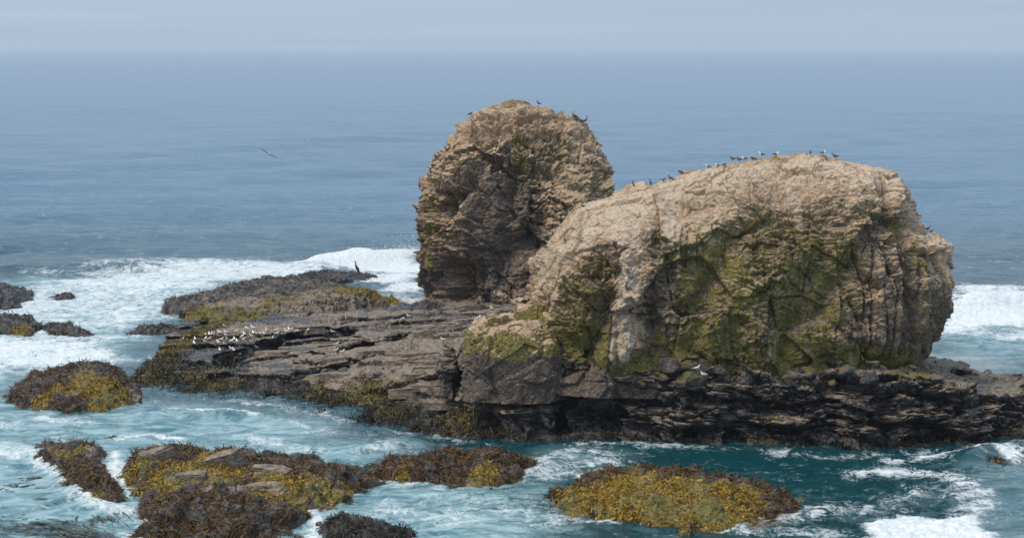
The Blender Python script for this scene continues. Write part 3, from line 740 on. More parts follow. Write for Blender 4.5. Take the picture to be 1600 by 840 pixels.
#ISLETS
# ------------------------------------------------------------------ low rocks in the surf
def islet(outline_px, height, seed, nth=300, nr=110, edge=.30, layered=False, bumps=(), rough=1.0, dip=(0, 0), flatness=2.2):
    """a low rock inside a waterline polygon; returns grid V and normals"""
    P = np.array(G(outline_px))
    c = np.array([.5 * (P[:, 0].min() + P[:, 0].max()), .5 * (P[:, 1].min() + P[:, 1].max())])
    # stretch so polar rays sample evenly, find the radius along each ray
    sx = .5 * np.ptp(P[:, 0]); sy = .5 * np.ptp(P[:, 1])
    q = (P - c) / [sx, sy]
    th = np.linspace(2 * np.pi, 0, nth, endpoint=False)
    rad = np.zeros(nth)
    n = len(q)
    for i in range(n):
        a, b = q[i], q[(i + 1) % n]
        e = b - a
        cr = np.cos(th) * e[1] - np.sin(th) * e[0]
        with np.errstate(divide='ignore', invalid='ignore'):
            r = (a[0] * e[1] - a[1] * e[0]) / cr
            t = (a[0] * np.sin(th) - a[1] * np.cos(th)) / cr
        ok = (np.abs(cr) > 1e-9) & (t >= 0) & (t <= 1) & (r > 0)
        rad = np.where(ok, np.maximum(rad, r), rad)
    rad = np.convolve(np.concatenate([rad[-3:], rad, rad[:3]]), np.ones(7) / 7, 'valid')
    rho = np.concatenate([[0.0], np.linspace(.03, 1.0, nr - 12), np.linspace(1.012, 1.22, 11)])
    X = c[0] + sx * rho[:, None] * (rad * np.cos(th))[None]
    Y = c[1] + sy * rho[:, None] * (rad * np.sin(th))[None]
    e = 1 - rho[:, None] + .16 * perlin(X * .4, Y * .3, 0 * X, seed) + .12 * perlin(X * 1.1, Y * .8, 0 * X, seed + 1) + .05 * perlin(X * 2.6, Y * 2, 0 * X, seed + 21)
    up = np.where(e > 0, 1 - np.clip(1 - e / edge, 0, 1) ** flatness, e * 4.0 / max(height, .6))
    h = height * up
    inner = sstep(0, edge, e)
    for (px, py, z, w, a) in bumps:
        p = on_level(px, py, z)
        h = h + a * np.exp(-(((X - p[0]) / w) ** 2 + ((Y - p[1]) / (w * 1.7)) ** 2)) * sstep(-.05, .2, e)
    h = h + inner * (dip[0] * (X - c[0]) + dip[1] * (Y - c[1]))
    if layered:
        pl = .03 * X - .10 * (Y - c[1]) + .35 * perlin(X * .1, Y * .15, 0 * X, seed + 2)
        s = (h - pl) / .42; k = np.floor(s)
        h = np.where(e > 0, .25 * h + .75 * ((k + sstep(.82, 1, s - k)) * .42 + pl), h)
    V0 = np.stack([X, Y, h], -1)
    n = grid_normals(smooth_grid(V0, 2, True), True)
    x, y, z = X, Y, h
    f, e1 = facets(x * .6, y * .45, z * .9, seed + 3); d = .35 * f - .15 * sstep(.1, 0, e1)
    f, e1 = facets(x * 1.6, y * 1.2, z * 2.2, seed + 4); d = d + .16 * f
    d = d + .10 * fbm(x * 2.2, y * 2.2, z * 2.2, 3, seed + 5) + .42 * fbm(x * .8, y * .6, z * .8, 2, seed + 9)
    if layered: d = d * .5 + .35 * bedded(x, y, z, seed + 6)
    V = V0 + n * (d * rough)[..., None]
    return V, grid_normals(V, True)

def blades(V, N, weight, count, length, width, seed, lean=.5, droop=.9, rise=.5, segs=3, flow=None):
    """seaweed fronds rooted on a surface: each is a narrow curved ribbon with a taper"""
    r = np.random.default_rng(seed)
    nr, nc = V.shape[:2]
    A = np.linalg.norm(np.cross(np.roll(V, -1, 1)[:-1] - V[:-1], V[1:] - V[:-1]), axis=-1)
    w = np.clip(weight[:-1], 0, None) * A
    if w.sum() <= 0: w = A * (N[:-1, :, 2] > .3)
    p = (w / w.sum()).ravel()
    idx = r.choice(p.size, count, p=p)
    i, j = idx // nc, idx % nc
    a, b = r.random(count)[:, None], r.random(count)[:, None]
    B = V[i, j] * (1 - a) * (1 - b) + V[i, (j + 1) % nc] * a * (1 - b) + V[i + 1, j] * (1 - a) * b + V[i + 1, (j + 1) % nc] * a * b
    n = N[i, j]
    cl = np.stack([perlin(B[:, 0] * .9, B[:, 1] * .7, B[:, 2] * .9, seed + 7 + q) for q in range(3)], 1)
    down = np.array([0, 0, -1.0]) + n * n[:, 2:3]
    cl = cl - n * (cl * n).sum(1, keepdims=True)
    d = n * rise + cl * 2.2 * lean + down * .9 + r.normal(0, lean * .38, (count, 3))
    B = B + n * (r.random((count, 1)) ** 2 * .16)
    if flow is not None: d = d + np.array(flow)
    d /= np.linalg.norm(d, axis=1, keepdims=True)
    L_ = (length * np.exp(np.clip(r.normal(0, .38, count), -1, .6)))[:, None]; W_ = (width * np.exp(r.normal(0, .3, count)))[:, None]
    side = np.cross(d, n + r.normal(0, .5, (count, 3))); side /= np.linalg.norm(side, axis=1, keepdims=True) + 1e-9
    pts = []; p0 = B - n * .03; dd = d.copy()
    prof = [.8, 1.0, .8, .25] if segs == 3 else [.9, 1.0, .3]
    for k in range(segs + 1):
        pts += [p0 + side * W_ * .5 * prof[k], p0 - side * W_ * .5 * prof[k]]
        p0 = p0 + dd * L_ / segs
        dd = dd + np.array([0, 0, -droop]) + r.normal(0, .22, (count, 3)); dd /= np.linalg.norm(dd, axis=1, keepdims=True)
    VV = np.stack(pts, 1)                               # count x 2(segs+1) x 3
    base = (np.arange(count) * 2 * (segs + 1))[:, None, None]
    q = np.array([[2 * k, 2 * k + 1, 2 * k + 3, 2 * k + 2] for k in range(segs)])[None]
    tint = np.repeat(r.random(count)[:, None], 2 * (segs + 1), 1)
    return VV.reshape(-1, 3), (base + q).reshape(-1, 4), tint.ravel()
def grow(name, parent, mat, V, N, weight, count, length, width, seed, **k):
    v, q, t = blades(V, N, weight, count, length, width, seed, **k)
    me = quads_mesh(name, v, q, dict(tint=t), False, [mat])
    return obj(name, me, parent, kind='stuff')

def kelp_rock(name, label, cat, outline_px, height, seed, brown, yellow, ypatch, bare=(), group=None, kdens=95, nth=300, nr=100, dark=False, wetbase=.95, **k):
    V, N = islet(outline_px, height, seed, int(nth * .74), int(nr * .74), **k)
    X, Y, Z = V[..., 0], V[..., 1], V[..., 2]
    low = fbm(X * .5, Y * .35, Z * .5, 3, seed + 40)
    up = N[..., 2]
    ones = np.ones_like(X)
    def patch(lst):
        f = np.zeros_like(X)
        for pts, z, w in lst:
            q = [tuple(on_level(px, py, z)[:2]) for px, py in pts]
            if len(q) == 1: q = q * 2
            q2 = [(a, b * .45) for a, b in q]
            f = np.maximum(f, sstep(w * 1.4, w * .3, seg_dist(X, Y * .45, q2) + low * w * .7))
        return f
    yp = patch(ypatch) * sstep(.05, .4, up); bp = patch(bare) if bare else 0 * X
    attrs = dict(wet_shade=wetbase * ones - bp * 1.1, moss=yp * .95, streak=bp * .30, orange=0 * X)
    me = quads_mesh(name, V, grid_quads(V.shape[0], V.shape[1], True), attrs, False, [M_SHELF])
    o = thing(name, label, cat, me, group=group)
    rho_fade = sstep(-.5, -.15, Z)
    bw = np.clip(1.0 - bp * 1.6 - yp * 1.15, .0, 1) * (.35 + sstep(-.25, .25, low)) * rho_fade
    if brown: grow('kelp', o, M_DARKKELP if dark else M_KELP, V, N, bw, int(brown * 1.25), (.36 if dark else .42), .060, seed + 50, lean=.75, droop=.30, rise=.10, segs=2)
    if yellow: grow('algae', o, M_ALGAE, V, N, yp * np.clip(1 - bp, 0, 1) * (.2 + sstep(-.2, .3, low)) * rho_fade, int(yellow * 1.6), .22, .060, seed + 51, lean=.7, droop=.5, rise=.34, segs=2)
    return o, V, N

# the shelf of bare ledges behind the gulls
mid_rock = kelp_rock('surf_rock', 'low ledgy rock with a black seaweed rim behind the gull flock', 'rock',
    [(255, 486), (275, 497), (310, 506), (380, 511), (450, 506), (520, 496), (580, 486), (612, 474), (600, 466), (560, 462), (520, 452), (470, 446), (420, 448), (360, 458), (310, 466), (280, 474)],
    1.8, 700, 5000, 4500, [([(300, 488), (330, 492)], 1.2, 2.0), ([(360, 500), (450, 500)], .6, 1.6), ([(540, 462), (610, 462)], 1.0, 1.6), ([(420, 470), (450, 462)], 2, 1.2)],
    bare=[([(340, 478), (420, 470), (480, 462), (540, 470)], 2.2, 3.2), ([(430, 488), (520, 482)], 1.5, 2.2)], layered=True, edge=.32, nth=420, nr=130, dark=True, wetbase=.55, rough=.9)
reef = kelp_rock('surf_rock', 'long black weedy reef awash between white surf and the ledgy rock', 'rock',
    [(330, 458), (400, 456), (470, 452), (530, 444), (580, 440), (590, 434), (545, 428), (500, 430), (460, 438), (400, 444), (345, 450)],
    .9, 720, 5500, 0, [], edge=.5, nth=240, nr=50, dark=True, rough=.8)
left_rocks = [
    kelp_rock('surf_rock', 'black weed covered rock at the left edge in the surf, the higher one', 'rock', [(-60, 494), (0, 492), (25, 484), (52, 468), (46, 460), (10, 456), (-60, 456)], 1.6, 740, 3200, 0, [], edge=.5, nth=160, nr=50, dark=True),
    kelp_rock('surf_rock', 'dark low rock with a green patch between foam at the left edge', 'rock', [(-60, 525), (0, 524), (45, 526), (66, 516), (60, 505), (20, 500), (-60, 500)], 1.2, 760, 3000, 500, [([(30, 515)], .8, 1.0)], edge=.5, nth=160, nr=50, dark=True),
    kelp_rock('surf_rock', 'small dark wedge of rock in white foam trailing to the right', 'rock', [(66, 522), (100, 526), (140, 536), (152, 530), (115, 514), (85, 506), (68, 510)], .8, 780, 1600, 250, [([(130, 528)], .4, .8)], edge=.6, nth=120, nr=40, dark=True),
    kelp_rock('surf_rock', 'thin dark reef at the left end of the shelf beside grey water', 'rock', [(190, 524), (230, 530), (262, 528), (300, 518), (280, 512), (240, 514)], .6, 800, 1600, 300, [([(270, 522)], .4, 1.0)], edge=.6, nth=120, nr=40, dark=True),
    kelp_rock('surf_rock', 'flat black slick of weedy rock breaking the foam near the left surf', 'rock', [(75, 470), (100, 474), (122, 468), (110, 463), (85, 464)], .35, 820, 700, 0, [], edge=.7, nth=90, nr=30, dark=True),
]
A_rock = kelp_rock('kelp_rock', 'rounded brown kelp rock with a bright yellow patch, at the left below the surf', 'rock',
    [(8, 625), (30, 640), (80, 647), (140, 646), (190, 642), (218, 630), (214, 612), (200, 598), (190, 588), (150, 580), (100, 582), (60, 596), (25, 608)],
    1.6, 840, 11000, 4200, [([(120, 600), (185, 602)], 1.7, 1.3), ([(70, 618), (90, 612)], 1.2, .8), ([(150, 615), (185, 610)], 1.5, .9)], bare=[([(105, 612), (118, 608)], 1.6, .35), ([(205, 600), (212, 606)], 1.4, .4)],
    edge=.6, nth=320, nr=90, bumps=[(150, 590, 1.5, 2.6, .7)])
B1_rock = kelp_rock('kelp_rock', 'curved brown kelp rock at lower left, foam washing its left flank', 'rock',
    [(40, 714), (52, 728), (92, 744), (106, 772), (138, 797), (185, 798), (196, 790), (188, 772), (170, 757), (162, 732), (160, 714), (145, 698), (100, 694), (60, 700)],
    1.0, 860, 9000, 700, [([(98, 706), (125, 700)], 1.2, .6), ([(150, 770)], .9, .6)], bare=[([(125, 706), (140, 700)], 1.3, .5), ([(80, 702)], 1.2, .4)], edge=.6, nth=260, nr=80)
B_rock = kelp_rock('kelp_rock', 'largest foreground kelp rock, brown weed with tan stone and yellow tufts on top', 'rock',
    [(198, 747), (206, 762), (224, 776), (226, 805), (240, 838), (300, 850), (400, 852), (460, 830), (475, 800), (520, 798), (560, 780), (585, 758), (575, 748), (530, 738), (470, 726), (400, 722), (330, 712), (250, 708), (212, 718), (196, 732)],
    1.2, 880, 24000, 9500, [([(190, 720), (240, 708)], 1.8, 1.0), ([(260, 725), (345, 722)], 1.6, 1.0), ([(310, 738), (375, 735)], 1.5, 1.0), ([(410, 745), (470, 755)], 1.4, 1.2), ([(500, 760), (520, 762)], 1.3, .7), ([(230, 755), (300, 750)], 1.3, .7), ([(300, 838), (340, 840)], .8, .6), ([(400, 775), (470, 775)], 1.4, .7), ([(240, 740), (270, 765)], 1.4, .8), ([(200, 740), (215, 760)], 1.2, .6), ([(540, 750), (560, 755)], 1.2, .5)],
    bare=[([(268, 745), (300, 748)], 1.4, .7), ([(395, 738), (420, 735)], 1.4, .8), ([(385, 755), (440, 762), (470, 765)], 1.4, .6), ([(490, 768), (505, 770)], 1.4, .5), ([(320, 760), (370, 760)], 1.4, .4)],
    edge=.34, nth=420, nr=130, bumps=[(230, 720, 1, 1.6, .7), (340, 728, 1, 1.6, .8), (280, 800, 1, 3.0, .4), (420, 800, 1, 2.6, .4), (530, 745, 1, 1.4, .5)])
C_rock = kelp_rock('kelp_rock', 'long low brown kelp rock in the middle of the channel', 'rock',
    [(578, 738), (600, 748), (650, 752), (690, 756), (720, 766), (770, 764), (815, 750), (840, 735), (820, 722), (770, 718), (730, 724), (690, 728), (640, 722), (600, 724)],
    1.0, 900, 13000, 900, [([(620, 745), (630, 735)], .9, .6), ([(670, 745)], .8, .5), ([(745, 735), (760, 730)], 1.2, .6)], bare=[([(735, 738), (760, 738)], 1.2, .5)], edge=.55, nth=300, nr=80, bumps=[(690, 722, .8, 1.5, .35), (780, 722, .8, 1.8, .45)])
D_rock = kelp_rock('kelp_rock', 'broad flat kelp rock capped with yellow green algae, in teal water at lower centre', 'rock',
    [(852, 795), (870, 808), (930, 818), (990, 826), (1060, 834), (1120, 832), (1180, 818), (1225, 802), (1238, 790), (1220, 775), (1170, 762), (1120, 752), (1060, 746), (990, 746), (920, 756), (880, 772)],
    1.35, 920, 15000, 15000, [([(910, 768), (1000, 758), (1100, 768)], 1.5, 2.2), ([(960, 785), (1080, 790), (1150, 785)], 1.4, 2.2), ([(1130, 770), (1170, 775)], 1.2, 1.2)],
    bare=[([(1025, 784), (1045, 778)], 1.5, .5), ([(1095, 792), (1120, 785)], 1.5, .55), ([(1130, 752), (1150, 756)], 1.3, .5), ([(1110, 768), (1075, 764)], 1.5, .3)], edge=.45, nth=380, nr=110)
E_rock = kelp_rock('kelp_rock', 'small heap of dark stringy kelp awash at the bottom edge', 'rock',
    [(490, 828), (510, 848), (560, 856), (620, 850), (650, 836), (620, 828), (590, 820), (560, 812), (520, 814)], .5, 940, 5000, 0, [], edge=.7, nth=160, nr=50, dark=True, kdens=60)
F_rock = kelp_rock('surf_rock', 'small olive rock under the breaking wave at lower right', 'rock',
    [(1528, 728), (1545, 732), (1568, 731), (1572, 725), (1550, 721), (1532, 723)], .45, 960, 900, 300, [([(1550, 724)], .4, .6)], edge=.8, nth=90, nr=30)

# seaweed along the foot of the shelf
def shelf_weed():
    V, N = SHELF_V, SHELF_N
    X, Y, Z = V[..., 0], V[..., 1], V[..., 2]
    low = fbm(X * .35, Y * .3, Z * .35, 3, 1500)
    w = sstep(1.3, .4, Z + low * .7) * sstep(-.5, -.1, Z) * sstep(200, 190, Y) * (.3 + sstep(-.2, .2, low))
    w[:, -2:] = 0
    grow('kelp', shelf, M_DARKKELP, V, N, w, 38000, .6, .07, 1501, lean=.55, droop=.5, rise=.22, segs=2)
    w2 = np.zeros_like(X)
    for pts, z, r_ in (([(450, 628), (560, 618), (620, 636)], 1.0, 1.8), ([(230, 560), (300, 540), (340, 512)], .8, 1.7), ([(225, 580), (300, 592), (350, 602)], .7, 1.7), ([(680, 660), (720, 654)], .9, 1.6), ([(200, 575), (260, 570)], .5, 1.5), ([(440, 612), (500, 600)], 1.4, 1.0), ([(1180, 715), (1320, 712)], .5, 1.6)):
        q = [(a, b * .5) for a, b in (tuple(on_level(px, py, z)[:2]) for px, py in pts)]
        w2 = np.maximum(w2, sstep(r_ * 1.4, r_ * .3, seg_dist(X, Y * .5, q) + low * r_))
    w2 = w2 * sstep(-.3, .1, Z); w2[:, -2:] = 0
    grow('algae', shelf, M_OLIVE, V, N, w2, 9000, .34, .09, 1502, lean=.6, droop=.7, rise=.6, segs=2)
shelf_weed()

# weed drifting at the surface
def drift(name, label, lines, count, seed, mat, length=1.3, width=.07, spread=.8):
    r = np.random.default_rng(seed)
    vs, qs, ts = [], [], []; base = 0
    for k in range(count):
        pts = np.array(G(lines[r.integers(len(lines))]))
        i = r.integers(len(pts) - 1); t = r.random()
        p = pts[i] * (1 - t) + pts[i + 1] * t + r.normal(0, spread, 2) * [.8, 1.6]
        d = pts[i + 1] - pts[i]; a = math.atan2(d[1], d[0]) + r.normal(0, .18)
        L_ = length * math.exp(r.normal(0, .4)); w = width * math.exp(r.normal(0, .3))
        bend = r.normal(0, .35)
        for s in range(4):
            aa = a + bend * (s - 1.5) * .5
            sd = np.array([-math.sin(aa), math.cos(aa)]) * w * (1, 1, .8, .2)[s]
            z = .10 + .07 * math.sin(s * 1.7 + k) 
            vs += [(*(p + sd), z), (*(p - sd), z + .01)]
            p = p + np.array([math.cos(aa), math.sin(aa)]) * L_ / 3
        qs += [[base + 2 * s, base + 2 * s + 1, base + 2 * s + 3, base + 2 * s + 2] for s in range(3)]
        ts += [r.random()] * 8; base += 8
    me = quads_mesh(name, np.array(vs), np.array(qs), dict(tint=np.array(ts)), False, [mat])
    o = obj(name, me, None, kind='stuff', label=label, category='seaweed')
    return o
drift('drifting_kelp', 'dark kelp strands streaming in the turquoise water at the left edge', [[(-20, 775), (60, 772), (130, 785), (175, 812)], [(-20, 818), (80, 826), (150, 838)], [(10, 760), (60, 750), (110, 748)]], 700, 31, M_FLOAT)
drift('drifting_kelp', 'grey green kelp fan drifting behind the curved kelp rock', [[(135, 700), (160, 690), (185, 696)], [(140, 690), (165, 682), (180, 690)]], 260, 32, M_FLOAT, .9, .05, .3)
drift('drifting_kelp', 'olive weed fringe floating along the foot of the dark cliff', [[(940, 704), (1060, 708), (1150, 716)], [(1080, 710), (1200, 722), (1300, 728)], [(1180, 716), (1300, 724), (1400, 722)], [(1250, 722), (1400, 726)]], 2600, 33, M_OLIVE, 1.0, .06, .5)
drift('drifting_kelp', 'olive weed trailing off the back of the largest kelp rock', [[(350, 706), (400, 714), (440, 722)], [(380, 712), (460, 722)], [(560, 735), (590, 728)]], 350, 34, M_FLOAT, 1.0, .06, .4)
drift('drifting_kelp', 'weed trailing from the right end of the yellow capped rock', [[(1160, 815), (1220, 800), (1250, 788)], [(1130, 828), (1190, 818)]], 260, 35, M_OLIVE, .9, .06, .4)

#PIECES
# ------------------------------------------------------------------ separate ledges, blocks and slabs of the shelf
def knob(name, parent, left, right, Yc, bf, bb, z0, n, seed, mat, attrs, amp=.55, bed=None, nu=150, nv=70, topk=6):
    V0, tt = stack_grid(left, right, Yc, bf, bb, z0, n, nu, nv, topk, .5, .0)
    x, y, z = V0[..., 0], V0[..., 1], V0[..., 2]
    d = crag(x, y, z, seed) * amp if bed is None else bedded(x, y, z, seed) * bed
    V, nn = finish(V0, d, True, 3)
    nn = grid_normals(V, True)
    a = attrs(V, nn)
    me = quads_mesh(name, V, grid_quads(V.shape[0], V.shape[1], True), a, False, [mat])
    return obj(name, me, parent)
def mossy(V, N):
    up = N[..., 2]; low = fbm(V[..., 0] * .4, V[..., 1] * .4, V[..., 2] * .4, 3, 77)
    base = sstep(7.2, 6.2, V[..., 2] + .8 * low)
    return dict(tan=(.75 * sstep(.45, .8, up) + .12) * (1 - base), moss=(.80 * sstep(.8, .35, up) + .25 * low) * (1 - .8 * base), streak=.5 * sstep(.6, .9, up), orange=0 * up, dark=.45 + .6 * base)
knob('ledge', big_stack, [(722, 566), (722, 520), (727, 508), (745, 500), (762, 489), (800, 485)], [(880, 566), (876, 530), (873, 503), (862, 490), (835, 484), (800, 485)], 160.5, 4.2, 6, 3.0, 3.0, 1600, M_STACK, mossy, .5, None, 170, 80)['label'] = 'green mossy ledge with a bare tan top'
def darkwet(V, N):
    up = N[..., 2]
    return dict(wet_shade=.42 + .12 * (1 - up), moss=.15 + 0 * up, streak=.15 * up, orange=0 * up)
knob('block', shelf, [(687, 612), (688, 560), (689, 535), (698, 531)], [(714, 612), (713, 560), (712, 536), (698, 531)], 163.5, 2.0, 3, 2.4, 4.5, 1610, M_SHELF, darkwet, .2, .35, 60, 45)
knob('block', shelf, [(716, 612), (716, 560), (717, 538), (726, 534)], [(740, 612), (739, 560), (738, 538), (726, 534)], 163.0, 2.2, 3, 2.4, 4.5, 1620, M_SHELF, darkwet, .2, .35, 60, 45)
knob('block', shelf, [(744, 612), (742, 565), (744, 545), (765, 541)], [(790, 612), (790, 570), (786, 548), (765, 541)], 162.2, 2.4, 3, 2.4, 4.5, 1630, M_SHELF, darkwet, .2, .4, 64, 45)

bpy.context.view_layer.update()
DG = bpy.context.evaluated_depsgraph_get()
def sight_hit(px, py, want=None, down=14):
    """first rock point met when looking along a line of sight (stepping down until the line meets rock)"""
    for k in range(down * 2):
        d = Vector(sight(px, py + k * .5)).normalized()
        o = Vector((0, 0, CAM_H)); go = 0
        for _ in range(6):
            ok, loc, nor, fi, ob, mt = SC.ray_cast(DG, o, d)
            if not ok or ob.name == 'sea': break
            if ob.get('kind') == 'stuff': o = loc + d * .05; continue
            return loc, nor, ob
    return None
def slab_mesh(seed):
    r = np.random.default_rng(seed); n = int(r.integers(5, 8))
    a = np.sort(np.linspace(0, 2 * np.pi, n, endpoint=False) + r.normal(0, .28, n))
    rr = r.uniform(.75, 1.1, n)
    ring = np.stack([np.cos(a) * rr * 1.35, np.sin(a) * rr * .8], 1)
    th = r.uniform(.16, .30)
    lv = [(-.6, 1.02), (.55 * th, 1.04), (th * .9, 1.0), (th, .93)]
    V = np.concatenate([np.c_[ring * s + r.normal(0, .05, ring.shape), np.full(n, z) + r.normal(0, .012, n)] for z, s in lv])
    bm = bpy.data.meshes.new('slab')
    faces = [[l * n + i, l * n + (i + 1) % n, (l + 1) * n + (i + 1) % n, (l + 1) * n + i] for l in range(3) for i in range(n)] + [[3 * n + i for i in range(n)]]
    bm.from_pydata([tuple(v) for v in V], [], faces); bm.update()
    bm.materials.append(M_SHELF)
    return bm
SLABS = [slab_mesh(2000 + i) for i in range(9)]
rs = np.random.default_rng(77)
spots = []
for k in range(110):
    px, py = rs.uniform(330, 820), rs.uniform(496, 640)
    if py > 560 + (px - 330) * .17 + 40: continue
    hit = sight_hit(px, py, down=1)
    if not hit or hit[2].name != 'rock_shelf': continue
    loc, nor, ob = hit
    if nor.z < .55 or loc.z < 1.5: continue
    o = obj('slab', SLABS[k % 9], shelf)
    sc = rs.uniform(.6, 1.5)
    yaw = rs.normal(.12, .25) + (math.pi if rs.random() < .5 else 0)
    nrm = Vector((-.02 + rs.normal(0, .03), .125 + rs.normal(0, .03) , 1)).normalized()
    rot = Vector((0, 0, 1)).rotation_difference(nrm).to_matrix().to_4x4() @ Matrix.Rotation(yaw, 4, 'Z')
    o.matrix_local = Matrix.Translation(loc + Vector((0, .4, -.02))) @ rot @ Matrix.Diagonal((sc * 1.35, sc, sc * .75, 1))
# broken blocks lying along the foot of the broad stack and down the shelf
def boulder_mesh(seed, moss):
    r = np.random.default_rng(seed)
    th, ph = np.meshgrid(np.linspace(0, 2 * np.pi, 14, endpoint=False), np.linspace(-1.35, 1.5, 8))
    P = np.stack([np.cos(ph) * np.cos(th), np.cos(ph) * np.sin(th), np.sin(ph)], -1)
    k = np.ones(P.shape[:2])
    for q in range(9):                                  # flat broken faces cut the lump
        n = r.normal(0, 1, 3); n[2] = abs(n[2]) * .8; n /= np.linalg.norm(n)
        k = np.minimum(k, r.uniform(.40, .78) / np.maximum((P * n).sum(-1), 1e-3))
    V = P * k[..., None] * [1.6, 1.1, .8]
    V = V + .05 * np.stack([perlin(V[..., 0] * 3, V[..., 1] * 3, V[..., 2] * 3, seed + q) for q in range(3)], -1)
    nn = grid_normals(V, True); up = nn[..., 2]
    return quads_mesh('boulder', V, grid_quads(8, 14, True), dict(wet_shade=.62 + 0 * up, moss=moss * sstep(0, .6, up), streak=.2 * sstep(.3, .8, up), orange=0 * up), False, [M_SHELF])
BOULDERS = [boulder_mesh(2500 + i, (.75, .2, .55, .0)[i % 4]) for i in range(8)]
for k in range(120):
    if k < 80: px, py, sc = rs.uniform(850, 1450), rs.uniform(560, 596), rs.uniform(.35, 1.15)
    else: px, py, sc = rs.uniform(380, 840), rs.uniform(560, 650), rs.uniform(.3, .8)
    hit = sight_hit(px, py, down=1)
    if not hit or hit[2].name != 'rock_shelf' or hit[1].z < .3 or hit[0].z < 1.0: continue
    o = obj('boulder', BOULDERS[k % 8], shelf)
    o.matrix_local = Matrix.Translation(hit[0] + Vector((0, .35 * sc, -.08 * sc))) @ Matrix.Rotation(rs.uniform(0, 6.28), 4, 'Z') @ Matrix.Rotation(rs.normal(0, .3), 4, 'X') @ Matrix.Diagonal((sc * 1.2, sc, sc, 1))
bpy.context.view_layer.update()
DG = bpy.context.evaluated_depsgraph_get()
# tilted bare slabs standing in the weed of the largest foreground rock
for px, py, sx, sy, sz, yaw, tx, ty in ((238, 716, 1.05, 1.0, 1.9, .1, .10, -.22), (345, 722, 1.25, 1.1, 2.2, .05, .15, -.30), (300, 748, 1.0, .9, 1.0, .2, .1, -.1), (425, 740, 1.3, 1.2, 1.0, -.1, .12, .05), (420, 762, 1.5, .9, .7, .1, .1, .0)):
    hit = sight_hit(px, py)
    if hit:
        o = obj('slab', SLABS[(px + py) % 9], B_rock[0], label='bare tan slab tilted up through the weed')
        o.matrix_local = Matrix.Translation(hit[0] + Vector((0, .3, .12))) @ Matrix.Rotation(tx, 4, 'X') @ Matrix.Rotation(ty, 4, 'Y') @ Matrix.Rotation(yaw, 4, 'Z') @ Matrix.Diagonal((sx, sy, sz, 1))

bpy.context.view_layer.update()
DG = bpy.context.evaluated_depsgraph_get()
# spray thrown up where the swell breaks on the rocks
def spray(label, centres, count, seed, size):
    r = np.random.default_rng(seed)
    c = np.array([[*on_level(px, py, 0)[:2], z, w, hh] for px, py, z, w, hh in centres])
    k = r.integers(len(c), size=count)
    p = c[k, :3] + np.stack([r.normal(0, 1, count) * c[k, 3], r.normal(0, .8, count) * c[k, 3], np.abs(r.normal(0, 1, count)) * c[k, 4]], 1)
    s = size * np.exp(r.normal(0, .5, count))
    T = np.array([[1, 1, 1], [1, -1, -1], [-1, 1, -1], [-1, -1, 1]]) * .6
    ang = r.uniform(0, 6.28, count); ca, sa = np.cos(ang), np.sin(ang)
    tv = T[None] * s[:, None, None]
    tv = np.stack([tv[..., 0] * ca[:, None] - tv[..., 1] * sa[:, None], tv[..., 0] * sa[:, None] + tv[..., 1] * ca[:, None], tv[..., 2]], -1) + p[:, None]
    b = (np.arange(count) * 4)[:, None, None]
    q = np.array([[0, 1, 2], [0, 3, 1], [0, 2, 3], [1, 3, 2]])[None] + b
    me = quads_mesh('sea_spray', tv.reshape(-1, 3), q.reshape(-1, 3), None, True, [M_SPRAY])
    obj('sea_spray', me, None, kind='stuff', label=label, category='spray')
M_SPRAY = mat_plain('spray_white', (.82, .84, .85), .9)
spray('white spray bursting from the wave beside the far stack', [(600, 412, .8, 2.6, .9), (635, 408, .9, 2.4, 1.2), (650, 412, .8, 1.6, 1.2), (560, 416, .5, 2.5, .5)], 6000, 51, .030)
spray('thin spray over the weedy reef behind the ledgy rock', [(370, 446, .3, 2.2, .7), (410, 444, .3, 2.2, .9), (345, 452, .2, 1.6, .5)], 2500, 52, .03)
spray('white splash at the weedy foot of the cliff at lower right', [(1550, 712, .2, .7, .3), (1525, 722, .1, .6, .2), (1460, 716, .05, .7, .18), (1575, 716, .2, .5, .25)], 2500, 53, .018)
spray('spray blowing off the breaker to the right of the broad stack', [(1510, 488, .7, 2.5, .5), (1570, 482, .7, 3, .5), (1630, 480, .6, 3, .5)], 4000, 54, .03)

